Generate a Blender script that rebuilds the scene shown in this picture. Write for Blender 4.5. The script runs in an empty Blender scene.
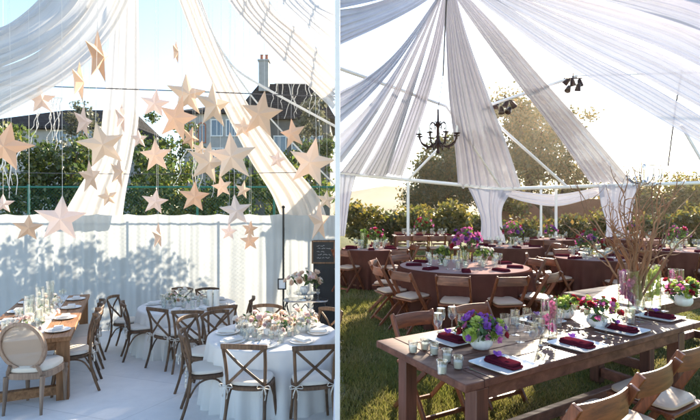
import bpy, math, random
import numpy as np
from mathutils import Vector, Matrix
random.seed(7); rng = np.random.default_rng(7)
S = bpy.context.scene; COL = S.collection
PI = math.pi; F = 480.0; CZ = 1.7
sin, cos, rad = math.sin, math.cos, math.radians
def V(*a): return Vector(a)
def at(px, py, D): return V((px-350)/F*D, D, CZ+(210-py)/F*D)     # a point of the place seen at px,py and D metres ahead
def gx(px, D): return (px-350)/F*D
def floorL(D): return CZ-(1.88+.06*D)
def lawn(D): return CZ-(1.74-.02*min(max(D, -4), 16))
WL = -.026                                                          # the added divider line runs straight away from the viewpoint

# ------------------------------------------------------------ mesh collecting
class MB:
    def __init__(s): s.v = []; s.f = []
    def add(s, vs, fs):
        o = len(s.v); s.v += [tuple(p) for p in vs]; s.f += [tuple(i+o for i in f) for f in fs]; return s
    def box(s, c, size, rz=0, M=None):
        x, y, z = size[0]/2, size[1]/2, size[2]/2
        vs = [V(a*x, b*y, d*z) for a in (-1, 1) for b in (-1, 1) for d in (-1, 1)]
        R = M or Matrix.Rotation(rz, 3, 'Z')
        vs = [R @ p + V(*c) for p in vs]
        return s.add(vs, [(0,1,3,2),(4,6,7,5),(0,4,5,1),(2,3,7,6),(0,2,6,4),(1,5,7,3)])
    def sweep(s, path, prof, up=V(0,0,1), scale=None, cap=True):
        path = [V(*p) for p in path]; n = len(prof); rings = []
        for i, p in enumerate(path):
            t = (path[min(i+1, len(path)-1)]-path[max(i-1, 0)])
            if t.length < 1e-9: t = V(0,0,1)
            t.normalize()
            a = up.cross(t)
            if a.length < 1e-3: a = V(0,1,0).cross(t)
            if a.length < 1e-3: a = V(1,0,0)
            a.normalize(); b = t.cross(a)
            k = scale[i] if scale else 1
            rings.append([p+a*(q[0]*k)+b*(q[1]*k) for q in prof])
        vs = [q for r in rings for q in r]; fs = []
        for i in range(len(path)-1):
            for j in range(n):
                k = (j+1) % n
                fs.append((i*n+j, i*n+k, (i+1)*n+k, (i+1)*n+j))
        if cap: fs += [tuple(range(n))[::-1], tuple((len(path)-1)*n+j for j in range(n))]
        return s.add(vs, fs)
    def tube(s, path, r, n=8, up=V(0,0,1)):
        if not isinstance(r, (list, tuple)): r = [r]*len(path)
        return s.sweep(path, [(cos(2*PI*i/n), sin(2*PI*i/n)) for i in range(n)], up, list(r))
    def bar(s, path, w, h, up=V(0,0,1)):
        return s.sweep(path, [(-w/2,-h/2),(w/2,-h/2),(w/2,h/2),(-w/2,h/2)], up)
    def lathe(s, prof, n=20, c=(0,0,0), sx=1, sy=1):
        vs = []; fs = []; m = len(prof)
        for r, z in prof:
            for j in range(n):
                a = 2*PI*j/n; vs.append((c[0]+r*cos(a)*sx, c[1]+r*sin(a)*sy, c[2]+z))
        for i in range(m-1):
            for j in range(n):
                k = (j+1) % n; fs.append((i*n+j, i*n+k, (i+1)*n+k, (i+1)*n+j))
        if prof[0][0] > 1e-4: fs.append(tuple(range(n))[::-1])
        if prof[-1][0] > 1e-4: fs.append(tuple((m-1)*n+j for j in range(n)))
        return s.add(vs, fs)
    def slab(s, prof_r, sx, sy, c=(0,0,0), e=3.2, n=32):   # superellipse stack: prof_r = [(scale, z)]
        vs = []; fs = []; m = len(prof_r)
        for r, z in prof_r:
            for j in range(n):
                a = 2*PI*j/n; ca, sa = cos(a), sin(a)
                vs.append((c[0]+sx*r*math.copysign(abs(ca)**(2/e), ca), c[1]+sy*r*math.copysign(abs(sa)**(2/e), sa), c[2]+z))
        for i in range(m-1):
            for j in range(n):
                k = (j+1) % n; fs.append((i*n+j, i*n+k, (i+1)*n+k, (i+1)*n+j))
        fs += [tuple(range(n))[::-1], tuple((m-1)*n+j for j in range(n))]
        return s.add(vs, fs)
    def ball(s, c, r, n=10, m=6, sz=1):
        return s.lathe([(max(1e-5, r*sin(PI*i/m)), -r*cos(PI*i/m)*sz) for i in range(m+1)], n, c)
    def move(s, M):
        s.v = [tuple(M @ V(*p)) for p in s.v]; return s
    def build(s, name, mat, parent=None, smooth=True, bevel=0, ang=38):
        me = bpy.data.meshes.new(name); me.from_pydata(s.v, [], s.f); me.validate(); me.update()
        return link(name, me, mat, parent, smooth, bevel, ang)
def link(name, me, mat, parent=None, smooth=True, bevel=0, ang=38):
    if mat: me.materials.append(mat)
    if smooth and len(me.polygons):
        me.polygons.foreach_set('use_smooth', np.ones(len(me.polygons), bool))
        me.set_sharp_from_angle(angle=rad(ang))
    o = bpy.data.objects.new(name, me); COL.objects.link(o)
    if parent: o.parent = parent
    if bevel:
        b = o.modifiers.new('bevel', 'BEVEL'); b.width = bevel; b.segments = 2; b.limit_method = 'ANGLE'; b.angle_limit = rad(40)
    return o
def npmesh(name, v, f):                                              # v (N,3), f (M,k)
    me = bpy.data.meshes.new(name); k = f.shape[1]
    me.vertices.add(len(v)); me.vertices.foreach_set('co', np.ascontiguousarray(v, np.float32).ravel())
    me.loops.add(f.size); me.loops.foreach_set('vertex_index', np.ascontiguousarray(f, np.int32).ravel())
    me.polygons.add(len(f)); me.polygons.foreach_set('loop_start', np.arange(0, f.size, k, dtype=np.int32))
    me.update(calc_edges=True); return me
def tag(o, label=None, cat=None, group=None, kind=None):
    if label: o['label'] = label
    if cat: o['category'] = cat
    if group: o['group'] = group
    if kind or cat: o['kind'] = kind or 'thing'
    return o
def thing(name, label, cat, loc=(0,0,0), rz=0, group=None):
    o = bpy.data.objects.new(name, None); COL.objects.link(o); o.empty_display_size = .1
    o.location = loc; o.rotation_euler = (0,0,rz); return tag(o, label, cat, group)
def kids(o): return KIDS.setdefault(o.name, [c for c in bpy.data.objects if c.parent == o])
KIDS = {}
def dup(o, loc=None, rz=0, label=None, group=None, parent=None, scale=None):
    c = o.copy(); COL.objects.link(c)
    if parent: c.parent = parent
    if loc is not None: c.location = loc; c.rotation_euler = (0,0,rz)
    if label: c['label'] = label
    if group: c['group'] = group
    if scale: c.scale = (scale,)*3
    for ch in kids(o): dup(ch, parent=c)
    return c
class Kind:                                                          # first placement moves the thing itself, the next ones copy it
    def __init__(s, root): s.root = root; s.used = False; kids(root); [kids(c) for c in kids(root)]
    def put(s, loc, rz, label, group=None, scale=None):
        if not s.used:
            s.used = True; o = s.root; o.location = loc; o.rotation_euler = (0,0,rz); o['label'] = label
            if group: o['group'] = group
            if scale: o.scale = (scale,)*3
            return o
        o = dup(s.root, loc, rz, label, group, scale=scale or 1)
        if not group and 'group' in o: del o['group']
        return o
def cr(pts, n):                                                      # Catmull-Rom through a list of vectors
    out = []; P = [pts[0]]+list(pts)+[pts[-1]]; m = len(pts)-1
    for i in range(n+1):
        x = i/n*m; k = min(int(x), m-1); t = x-k; a, b, c, d = P[k], P[k+1], P[k+2], P[k+3]
        out.append(.5*((2*b)+(c-a)*t+(2*a-5*b+4*c-d)*t*t+(3*b-a-3*c+d)*t**3))
    return out
def crv(pts, n): return cr([V(*p) for p in pts], n)

# ------------------------------------------------------------ materials
def mat(name):
    m = bpy.data.materials.new(name); m.use_nodes = True; nt = m.node_tree; nt.nodes.clear()
    out = nt.nodes.new('ShaderNodeOutputMaterial')
    def N(t, **k):
        n = nt.nodes.new('ShaderNode'+t)
        for a, b in k.items():
            if a in n.inputs: n.inputs[a].default_value = b
            else: setattr(n, a, b)
        return n
    L = lambda a, b: nt.links.new(a, b)
    return m, N, L, out
def c4(c): return (c[0], c[1], c[2], 1)
def ramp(N, L, fac, stops):
    r = N('ValToRGB'); e = r.color_ramp.elements
    while len(e) < len(stops): e.new(.5)
    for i, (p, c) in enumerate(stops): e[i].position = p; e[i].color = c4(c)
    L(fac, r.inputs[0]); return r.outputs[0]
def plain(name, c, rough=.6, metal=0, var=.12, scale=8, bump=0, spec=.4):
    m, N, L, out = mat(name); p = N('BsdfPrincipled', Roughness=rough, Metallic=metal)
    p.inputs['Specular IOR Level'].default_value = spec
    tc = N('TexCoord'); no = N('TexNoise', Scale=scale, Detail=5.0); L(tc.outputs['Object'], no.inputs['Vector'])
    col = ramp(N, L, no.outputs['Fac'], [(.3, [x*(1-var) for x in c]), (.7, [min(1, x*(1+var)) for x in c])])
    L(col, p.inputs['Base Color'])
    if bump:
        b = N('Bump', Strength=bump, Distance=.02); L(no.outputs['Fac'], b.inputs['Height']); L(b.outputs[0], p.inputs['Normal'])
    L(p.outputs[0], out.inputs[0]); return m
def wood(name, c1, c2, axis=2, scale=18, rough=.5, spec=.4, bump=.15):
    m, N, L, out = mat(name); p = N('BsdfPrincipled', Roughness=rough); p.inputs['Specular IOR Level'].default_value = spec
    tc = N('TexCoord'); mp = N('Mapping'); sc = [scale]*3; sc[axis] = scale*.08; mp.inputs['Scale'].default_value = sc
    oi = N('ObjectInfo'); ad = N('VectorMath', operation='ADD'); L(tc.outputs['Object'], ad.inputs[0]); L(oi.outputs['Random'], ad.inputs[1])
    L(ad.outputs[0], mp.inputs['Vector']); no = N('TexNoise', Scale=1.6, Detail=7.0, Roughness=.65, Distortion=.6); L(mp.outputs[0], no.inputs['Vector'])
    n2 = N('TexNoise', Scale=3.0, Detail=3.0); L(ad.outputs[0], n2.inputs['Vector'])
    col = ramp(N, L, no.outputs['Fac'], [(.32, c1), (.68, c2)])
    mx = N('MixRGB', blend_type='MULTIPLY'); mx.inputs[0].default_value = .5; L(col, mx.inputs[1]); L(ramp(N, L, n2.outputs['Fac'], [(.3, (.55,)*3), (.7, (1.15,)*3)]), mx.inputs[2])
    hv = N('HueSaturation'); vr = N('MapRange'); vr.inputs[3].default_value = .72; vr.inputs[4].default_value = 1.25; L(oi.outputs['Random'], vr.inputs[0]); L(vr.outputs[0], hv.inputs['Value']); L(mx.outputs[0], hv.inputs['Color']); L(hv.outputs[0], p.inputs['Base Color'])
    L(ramp(N, L, no.outputs['Fac'], [(.3, (rough+.12,)*3), (.7, (rough-.1,)*3)]), p.inputs['Roughness'])
    b = N('Bump', Strength=bump, Distance=.01); L(no.outputs['Fac'], b.inputs['Height']); L(b.outputs[0], p.inputs['Normal'])
    L(p.outputs[0], out.inputs[0]); return m
def cloth(name, c, trans=.4, sheer=0, weave=0, c2=None):
    m, N, L, out = mat(name); d = N('BsdfDiffuse'); t = N('BsdfTranslucent')
    tc = N('TexCoord'); no = N('TexNoise', Scale=3.0, Detail=4.0); L(tc.outputs['Object'], no.inputs['Vector'])
    col = ramp(N, L, no.outputs['Fac'], [(.3, c2 or [x*.93 for x in c]), (.7, c)])
    L(col, d.inputs[0]); L(col, t.inputs[0]); x = N('MixShader'); x.inputs[0].default_value = trans
    L(d.outputs[0], x.inputs[1]); L(t.outputs[0], x.inputs[2]); last = x
    nb = N('TexNoise', Scale=140.0, Detail=2.0); L(tc.outputs['Object'], nb.inputs['Vector'])
    b = N('Bump', Strength=.12, Distance=.004); L(nb.outputs['Fac'], b.inputs['Height']); L(b.outputs[0], d.inputs['Normal'])
    if sheer:
        tr = N('BsdfTransparent'); y = N('MixShader'); lw = N('LayerWeight', Blend=.35)
        mm = N('MapRange'); mm.inputs[3].default_value = sheer; mm.inputs[4].default_value = sheer*.15; L(lw.outputs['Facing'], mm.inputs[0])
        L(mm.outputs[0], y.inputs[0]); L(x.outputs[0], y.inputs[1]); L(tr.outputs[0], y.inputs[2]); last = y
    L(last.outputs[0], out.inputs[0]); return m
def leafm(name, stops, trans=.45, gloss=.06, patch=False):
    m, N, L, out = mat(name); g = N('NewGeometry'); col = ramp(N, L, g.outputs['Random Per Island'], stops)
    if patch:
        tc = N('TexCoord'); no = N('TexNoise', Scale=.9, Detail=4.0); L(tc.outputs['Object'], no.inputs['Vector']); a = N('Math', operation='MULTIPLY_ADD'); a.inputs[1].default_value = .45; L(g.outputs['Random Per Island'], a.inputs[0])
        mr = N('MapRange'); mr.inputs[1].default_value = .3; mr.inputs[2].default_value = .7; mr.inputs[4].default_value = .62; L(no.outputs['Fac'], mr.inputs[0]); L(mr.outputs[0], a.inputs[2]); L(a.outputs[0], col.node.inputs[0])
    d = N('BsdfDiffuse'); t = N('BsdfTranslucent'); L(col, d.inputs[0]); L(col, t.inputs[0])
    x = N('MixShader'); x.inputs[0].default_value = trans; L(d.outputs[0], x.inputs[1]); L(t.outputs[0], x.inputs[2])
    gl = N('BsdfGlossy', Roughness=.45); y = N('MixShader'); y.inputs[0].default_value = gloss
    L(x.outputs[0], y.inputs[1]); L(gl.outputs[0], y.inputs[2]); L(y.outputs[0], out.inputs[0]); return m
def glassm(name, tint=(.96,.98,.97), refl=.10):
    m, N, L, out = mat(name); tr = N('BsdfTransparent'); tr.inputs[0].default_value = c4(tint)
    gl = N('BsdfGlossy', Roughness=.04); lw = N('LayerWeight', Blend=.3)
    mm = N('MapRange'); mm.inputs[3].default_value = refl; mm.inputs[4].default_value = .85; L(lw.outputs['Facing'], mm.inputs[0])
    x = N('MixShader'); L(mm.outputs[0], x.inputs[0]); L(tr.outputs[0], x.inputs[1]); L(gl.outputs[0], x.inputs[2]); L(x.outputs[0], out.inputs[0]); return m
M = {}
M['white_paint'] = plain('white_paint', (.8,.8,.79), .45, var=.03)
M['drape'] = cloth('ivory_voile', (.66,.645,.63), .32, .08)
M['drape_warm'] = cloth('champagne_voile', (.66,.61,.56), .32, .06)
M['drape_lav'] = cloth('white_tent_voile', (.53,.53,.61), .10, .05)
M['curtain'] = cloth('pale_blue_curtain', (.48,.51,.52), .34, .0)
M['linen'] = cloth('white_linen', (.82,.79,.75), .14)
M['plum_linen'] = cloth('plum_linen', (.115,.046,.034), .05, c2=(.080,.031,.023))
M['taupe_linen'] = cloth('taupe_linen', (.36,.25,.235), .05)  # plum tabletop tone with the sky's light put into the colour
M['napkin'] = cloth('burgundy_napkin', (.075,.012,.022), .05)
M['cushion'] = cloth('cream_cushion', (.72,.66,.57), .05)
M['pad'] = plain('cream_pad', (.50,.36,.255), .5, var=.04)
M['bent_wood'] = wood('weathered_brown_wood', (.060,.032,.017), (.19,.105,.055), 2, 22, .55)
M['farm_wood'] = wood('oak_farm_wood', (.14,.06,.022), (.34,.165,.07), 0, 14, .55)
M['farm_wood_z'] = wood('oak_leg_wood', (.14,.06,.022), (.34,.165,.07), 2, 14, .55)
M['lime_wood'] = wood('limed_oak', (.17,.11,.075), (.33,.23,.165), 2, 22, .6)
M['fold_wood'] = wood('fruitwood', (.095,.027,.011), (.30,.092,.037), 2, 20, .38, .5)
M['fold_wood_x'] = wood('fruitwood_board', (.095,.027,.011), (.30,.092,.037), 0, 20, .38, .5)
M['dark_wood'] = wood('dark_stained_plank', (.085,.031,.021), (.215,.088,.058), 0, 9, .52, .3)
M['dark_wood_z'] = wood('dark_stained_leg', (.068,.023,.015), (.165,.060,.040), 2, 12, .45, .5)
M['kraft'] = cloth('kraft_card', (.86,.68,.53), .25)
M['kraft_dark'] = cloth('tan_card', (.80,.57,.40), .25)
M['cream_card'] = cloth('cream_card', (.87,.70,.54), .25)
M['pink_card'] = cloth('blush_card', (.87,.73,.65), .25)
M['string'] = plain('string', (.7,.69,.66), .8)
M['cable'] = plain('steel_cable', (.10,.10,.11), .5, .3)
M['black_metal'] = plain('black_metal', (.018,.018,.019), .45, .2)
M['iron'] = plain('bronze_iron', (.035,.016,.015), .4, .6)
M['silver'] = plain('silver', (.62,.62,.62), .22, 1.0, var=.05)
M['green_metal'] = plain('green_metal', (.012,.13,.10), .5)
M['porcelain'] = plain('porcelain', (.82,.81,.79), .18, var=.02, spec=.5)
M['wax'] = plain('candle_wax', (.85,.80,.70), .5, var=.02)
M['glass'] = glassm('clear_glass')
M['green_glass'] = glassm('green_tinted_glass', (.80,.93,.66))
M['crystal'] = glassm('crystal', (.9,.9,.92), .35)
M['chalkboard'] = plain('chalkboard', (.022,.024,.026), .7, var=.3, scale=4)
M['chalk'] = plain('chalk', (.6,.6,.6), .9)
M['stem'] = plain('green_stem', (.06,.13,.02), .5)
M['bark'] = wood('bark', (.06,.035,.022), (.16,.10,.065), 2, 10, .85, .2, .5)
M['twig'] = wood('willow_twig', (.17,.085,.042), (.36,.20,.11), 2, 20, .65, .3)
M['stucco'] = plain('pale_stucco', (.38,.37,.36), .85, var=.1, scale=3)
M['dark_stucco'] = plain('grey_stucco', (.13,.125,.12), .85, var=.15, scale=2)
M['roof'] = plain('slate_roof', (.022,.024,.03), .95, var=.4, scale=3, bump=.3, spec=.05)
nt_ = M['roof'].node_tree; br_ = nt_.nodes.new('ShaderNodeTexBrick'); tc_ = [n for n in nt_.nodes if n.type == 'TEX_COORD'][0]; nt_.links.new(tc_.outputs['Object'], br_.inputs['Vector']); pr_ = [n for n in nt_.nodes if n.type == 'BSDF_PRINCIPLED'][0]
for k_, v_ in (('Scale', 1.0), ('Brick Width', .5), ('Row Height', .28), ('Mortar Size', .03)): br_.inputs[k_].default_value = v_
br_.inputs['Color1'].default_value = (.020,.022,.027,1); br_.inputs['Color2'].default_value = (.042,.043,.048,1); br_.inputs['Mortar'].default_value = (.008,.008,.009,1); nt_.links.new(br_.outputs['Color'], pr_.inputs['Base Color'])
M['window'] = plain('window_glass', (.05,.09,.14), .12, var=.2, spec=.8)
M['terracotta'] = plain('terracotta_trim', (.42,.15,.09), .7)
def petal(name, a, b): return leafm(name, [(0, a), (1, b)], .35, .03)
M['peach'] = petal('peach_petal', (.75,.46,.30), (.84,.68,.55)); M['ivory'] = petal('ivory_petal', (.84,.76,.66), (.86,.82,.77))
M['blush'] = petal('blush_petal', (.80,.52,.48), (.84,.68,.64))
M['magenta'] = petal('magenta_petal', (.26,.03,.13), (.52,.13,.33)); M['purple'] = petal('purple_petal', (.14,.03,.30), (.30,.10,.46))
M['crimson'] = petal('crimson_petal', (.20,.008,.02), (.42,.03,.05)); M['lime'] = petal('lime_bloom', (.30,.40,.05), (.46,.55,.14))
M['leaf'] = leafm('bouquet_leaf', [(0,(.03,.07,.012)), (1,(.09,.16,.03))])
M['hedge_leaf'] = leafm('hedge_leaf', [(0,(.025,.055,.012)), (.5,(.06,.10,.02)), (1,(.14,.16,.035))])
M['bright_leaf'] = leafm('young_leaf', [(0,(.05,.09,.016)), (.5,(.10,.15,.025)), (1,(.20,.19,.04))], .5)
M['olive_leaf'] = leafm('olive_leaf', [(0,(.07,.08,.045)), (1,(.17,.17,.11))])
M['autumn_leaf'] = leafm('golden_leaf', [(0,(.06,.075,.012)), (.5,(.13,.12,.02)), (1,(.26,.19,.035))], .55)
M['oak_leaf'] = leafm('oak_leaf', [(0,(.03,.05,.012)), (.6,(.075,.085,.016)), (1,(.17,.11,.025))], .5)
M['rust_leaf'] = leafm('rust_leaf', [(0,(.045,.055,.012)), (.6,(.10,.095,.020)), (1,(.23,.14,.035))], .5)
M['blade'] = leafm('grass_blade', [(0,(.10,.13,.022)), (.45,(.19,.19,.04)), (.75,(.26,.225,.085)), (1,(.36,.29,.16))], .4, .04, True)

# ------------------------------------------------------------ cloth sheets, leaves, flowers
def sheet(rows, nu=60, nv=40, folds=6, amp=.5, seed=0, tail=0):
    """rows: (left, right) point pairs from the head of the cloth to its foot; pleats run along it"""
    r = random.Random(seed); Ls = cr([a for a, b in rows], nv); Rs = cr([b for a, b in rows], nv)
    ph = [r.uniform(0, 6.28) for _ in range(6)]; b = MB(); wmax = max((x-y).length for x, y in zip(Ls, Rs))
    for i in range(nv+1):
        v = i/nv; A, B = Ls[i], Rs[i]; ac = B-A; w = ac.length
        al = (Ls[min(i+1, nv)]+Rs[min(i+1, nv)])-(Ls[max(i-1, 0)]+Rs[max(i-1, 0)])
        n = ac.cross(al)
        if n.length > 1e-9: n.normalize()
        k = amp*w/folds*(.55+.45*min(1, (wmax-w)/wmax*1.5+.3))
        for j in range(nu+1):
            u = j/nu; uu = u+.035*sin(5*u+ph[0]+1.2*v)+.02*sin(11*u+ph[1]-2*v)
            d = sin(2*PI*folds*uu+ph[2])+.45*sin(2*PI*folds*1.63*uu+ph[3]+.9*v)+.35*sin(2*PI*folds*.43*uu+ph[4]+1.7*v)+.1*sin(2*PI*folds*3.7*uu+ph[5])
            b.v.append(tuple(A+ac*u+n*(k*d*.5)))
    q = nu+1
    b.f = [(i*q+j, i*q+j+1, (i+1)*q+j+1, (i+1)*q+j) for i in range(nv) for j in range(nu)]
    return b
def leaves(centers, spread, size, n, seed=0, aspect=.55):
    """leaf-sized quads scattered round clump centres (k,3); spread (k,) metres"""
    g = np.random.default_rng(seed); c = np.asarray(centers, float); k = len(c)
    idx = g.integers(0, k, n); sp = np.asarray(spread, float)*np.ones(k)
    d = g.normal(size=(n, 3)); d /= np.linalg.norm(d, axis=1)[:, None]; rr = g.random(n)**.45
    p = c[idx]+d*(rr*sp[idx])[:, None]*np.array([1, 1, .8])
    a = g.normal(size=(n, 3)); a /= np.linalg.norm(a, axis=1)[:, None]
    t = g.normal(size=(n, 3)); t = np.cross(a, t); t /= np.linalg.norm(t, axis=1)[:, None]
    s = size*(.6+.8*g.random(n))[:, None]
    o = np.cross(a, t)
    q = np.stack([p-a*s, p-t*s*aspect+o*s*.12, p+a*s, p+t*s*aspect+o*s*.12], 1).reshape(-1, 3)
    return q, np.arange(n*4).reshape(n, 4)
def blob(px0, py0, px1, py1, D, depth, k, seed):                      # clump centres inside an egg seen between two corners
    g = np.random.default_rng(seed); A = at(px0, py0, D); B = at(px1, py1, D); c = (A+B)/2; r = np.array([abs(B.x-A.x)/2, depth/2, abs(B.z-A.z)/2])
    d = g.normal(size=(k, 3)); d /= np.linalg.norm(d, axis=1)[:, None]
    return np.array(c)+d*(g.random((k, 1))**.4)*r
def leafobj(name, cen, spread, size, n, m, parent=None, seed=0, aspect=.55):
    v, f = leaves(cen, spread, size, n, seed, aspect); return link(name, npmesh(name, v, f), m, parent, smooth=False)
def bloom_mesh(kind):
    b = MB(); r = random.Random(kind)
    def petal_(R, w, l, tilt, az, z):
        pts = []
        for i in range(4):
            t = i/3
            for j in (-1, 0, 1):
                wd = w*sin(PI*(.18+.72*t)); x = j*wd; y = l*t; zz = (.3*l*t*t)+abs(j)*.22*wd
                p = Matrix.Rotation(tilt, 3, 'X') @ V(x, y, zz); p = p+V(0, R, z); pts.append(Matrix.Rotation(az, 3, 'Z') @ p)
        b.add(pts, [(i*3+j, i*3+j+1, i*3+j+4, i*3+j+3) for i in range(3) for j in range(2)])
    if kind == 1:      # rose
        for k, (nn, R, w, l, ti) in enumerate([(5,.05,.42,.75,.5),(5,.03,.36,.7,.95),(4,.02,.28,.6,1.25),(3,.0,.18,.5,1.45)]):
            for i in range(nn): petal_(R, w, l, ti+r.uniform(-.1,.1), 2*PI*i/nn+k*.6, 0)
    elif kind == 2:    # orchid
        for i in range(5): petal_(.02, .30 if i % 2 else .42, .85, .15+r.uniform(-.1,.25), 2*PI*i/5, .1)
        b.ball((0,0,.15), .16, 6, 4)
    else:              # pompon
        for i in range(46):
            z = 1-2*(i+.5)/46; a = i*2.4; q = math.sqrt(1-z*z); p = V(q*cos(a), q*sin(a), z)
            u = p.cross(V(.3,.2,.9)).normalized(); w = p.cross(u)
            b.add([p*.45-u*.16, p*.45+u*.16, p*.95+u*.2+w*.05, p*.95-u*.2+w*.05], [(0,1,2,3)])
    me = bpy.data.meshes.new('bloom'); me.from_pydata(b.v, [], b.f); me.update()
    me.polygons.foreach_set('use_smooth', np.ones(len(me.polygons), bool)); return me
BL = {k: bloom_mesh(k) for k in (1, 2, 3)}; BLM = {}
def bloom(kind, m):
    if (kind, m) not in BLM:
        me = BL[kind].copy(); me.materials.append(M[m]); BLM[(kind, m)] = me
    return BLM[(kind, m)]
def bouquet(parent, c, rx, rz_, n, mix, size, seed, leaf=True, name='bloom'):
    """blooms over a dome, every one an object of its own, and a leaf mass"""
    r = random.Random(seed)
    for i in range(n):
        z = r.random()**.8*1.05-.12; a = i*2.399+r.uniform(-.3,.3); q = math.sqrt(max(0, 1-min(1, abs(z))**2)); k = r.uniform(.66, 1.25)
        d = V(q*cos(a), q*sin(a), z); kd, mm = r.choice(mix)
        o = bpy.data.objects.new(name, bloom(kd, mm)); COL.objects.link(o); o.parent = parent
        o.location = V(*c)+V(d.x*rx*k, d.y*rx*k, d.z*rz_*k); o.scale = (size*r.uniform(.55, 1.25),)*3
        o.rotation_euler = (d+V(0,0,.25)).to_track_quat('Z', 'Y').to_euler()
    if leaf:
        g = np.random.default_rng(seed); d = g.normal(size=(14, 3)); d /= np.linalg.norm(d, axis=1)[:, None]; d[:, 2] = abs(d[:, 2])*rz_/rx*.8
        leafobj('leaves', np.array(c)+d*rx*.95, rx*.5, size*.7, 130 if leaf is True else leaf, M['leaf'], parent, seed, .4)
# ============================================================ SETTING
def ground_mat(name, stops, scale=6, bump=.4, rough=.95):
    m, N, L, out = mat(name); p = N('BsdfPrincipled', Roughness=rough); p.inputs['Specular IOR Level'].default_value = .15
    tc = N('TexCoord'); n1 = N('TexNoise', Scale=scale, Detail=8.0, Roughness=.7); n2 = N('TexNoise', Scale=scale*.12, Detail=3.0)
    L(tc.outputs['Object'], n1.inputs['Vector']); L(tc.outputs['Object'], n2.inputs['Vector'])
    mx = N('Math', operation='MULTIPLY_ADD'); mx.inputs[1].default_value = .6; L(n1.outputs['Fac'], mx.inputs[0])
    m2 = N('Math', operation='MULTIPLY'); m2.inputs[1].default_value = .4; L(n2.outputs['Fac'], m2.inputs[0]); L(m2.outputs[0], mx.inputs[2])
    L(ramp(N, L, mx.outputs[0], stops), p.inputs['Base Color'])
    b = N('Bump', Strength=bump, Distance=.03); L(n1.outputs['Fac'], b.inputs['Height']); L(b.outputs[0], p.inputs['Normal'])
    L(p.outputs[0], out.inputs[0]); return m
def gz(t, D):
    if t > 0: z = lawn(D)
    else:
        k = min(1, max(0, (D-10.9)/9)); k = k*k*(3-2*k); z = (floorL(10.9)-.05)*(1-k)+lawn(D)*k
    if D > 90: z += min(1, (D-90)/200)*.4
    return z
def terrain(name, ts, Ds, zf, m, bump=.02):
    v = []; f = []; q = len(ts)
    for D in Ds:
        for t in ts: v.append((t+WL*D, D, zf(t, D)))
    for i in range(len(Ds)-1):
        for j in range(q-1): f.append((i*q+j, i*q+j+1, (i+1)*q+j+1, (i+1)*q+j))
    me = bpy.data.meshes.new(name); me.from_pydata(v, [], f); me.update(); return link(name, me, m, None)
lawn_m = ground_mat('turf', [(.35, (.035,.05,.012)), (.5, (.075,.095,.022)), (.66, (.14,.12,.05))], 9)
o = terrain('lawn', [.0, .5, 1, 2, 3, 5, 8, 12, 20, 40, 90, 300, 660], [-6,-2,0,2,4,6,8,10,13,16,20,30,60,90,300,880], gz, lawn_m); tag(o, kind='structure')
o = terrain('garden_ground', [-600,-300,-90,-40,-20,-12,-8,-5,-3,-1,-.0], [10.9,12,13,14,15,16,17,18,20,30,60,90,300,880], lambda t, D: gz(-1, D), lawn_m); tag(o, kind='structure')
carpet = ground_mat('pale_carpet', [(.3, (.70,.67,.63)), (.7, (.84,.805,.755))], 5, .12, .9)
nt = carpet.node_tree; br = nt.nodes.new('ShaderNodeTexBrick'); tcn = [n for n in nt.nodes if n.type == 'TEX_COORD'][0]; pn = [n for n in nt.nodes if n.type == 'BSDF_PRINCIPLED'][0]
mpn = nt.nodes.new('ShaderNodeMapping'); mpn.inputs['Rotation'].default_value = (0, 0, rad(21)); nt.links.new(tcn.outputs['Object'], mpn.inputs[0]); nt.links.new(mpn.outputs[0], br.inputs['Vector'])
for k_, v_ in (('Scale', 1), ('Mortar Size', .006), ('Mortar Smooth', .6), ('Brick Width', 4.0), ('Row Height', 1.25)): br.inputs[k_].default_value = v_
br.inputs['Color1'].default_value = (1,1,1,1); br.inputs['Color2'].default_value = (.95,.955,.96,1); br.inputs['Mortar'].default_value = (.72,.72,.72,1)
mxn = nt.nodes.new('ShaderNodeMixRGB'); mxn.blend_type = 'MULTIPLY'; mxn.inputs[0].default_value = 1; lk = pn.inputs['Base Color'].links[0]; nt.links.new(lk.from_socket, mxn.inputs[1]); nt.links.new(br.outputs['Color'], mxn.inputs[2]); nt.links.new(mxn.outputs[0], pn.inputs['Base Color'])
o = terrain('terrace_floor', [-16,-10,-6,-3,-1,-.0], [-6,0,4,8,10.9], lambda t, D: floorL(D), carpet); tag(o, kind='structure')
hb = MB()
def ridge(D, x0, x1, pts, depth):
    n = len(pts); xs = [x0+(x1-x0)*i/(n-1) for i in range(n)]
    b = MB(); b.v = [(x, D, -1) for x in xs]+[(x, D+depth*.4, z) for x, z in zip(xs, pts)]+[(x, D+depth, -1) for x in xs]
    b.f = [(i, i+1, n+i+1, n+i) for i in range(n-1)]+[(n+i, n+i+1, 2*n+i+1, 2*n+i) for i in range(n-1)]; return b
o = ridge(420, -55, 360, [2, 20, 28, 26, 29, 25, 23, 18, 10, 2], 250).build('hill', ground_mat('far_scrub', [(.3, (.10,.10,.07)), (.7, (.17,.15,.11))], .05), None); tag(o, kind='structure')
o = ridge(27, 6.5, 20, [-.3, 1.1, 2.1, 2.6, 2.5, 2.7, 2.4, 2.3, 2.0, 1.2, .1], 6).build('earth_bank', ground_mat('red_earth', [(.3, (.16,.06,.03)), (.7, (.30,.13,.075))], 1.2, .9)); tag(o, kind='structure')

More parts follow.
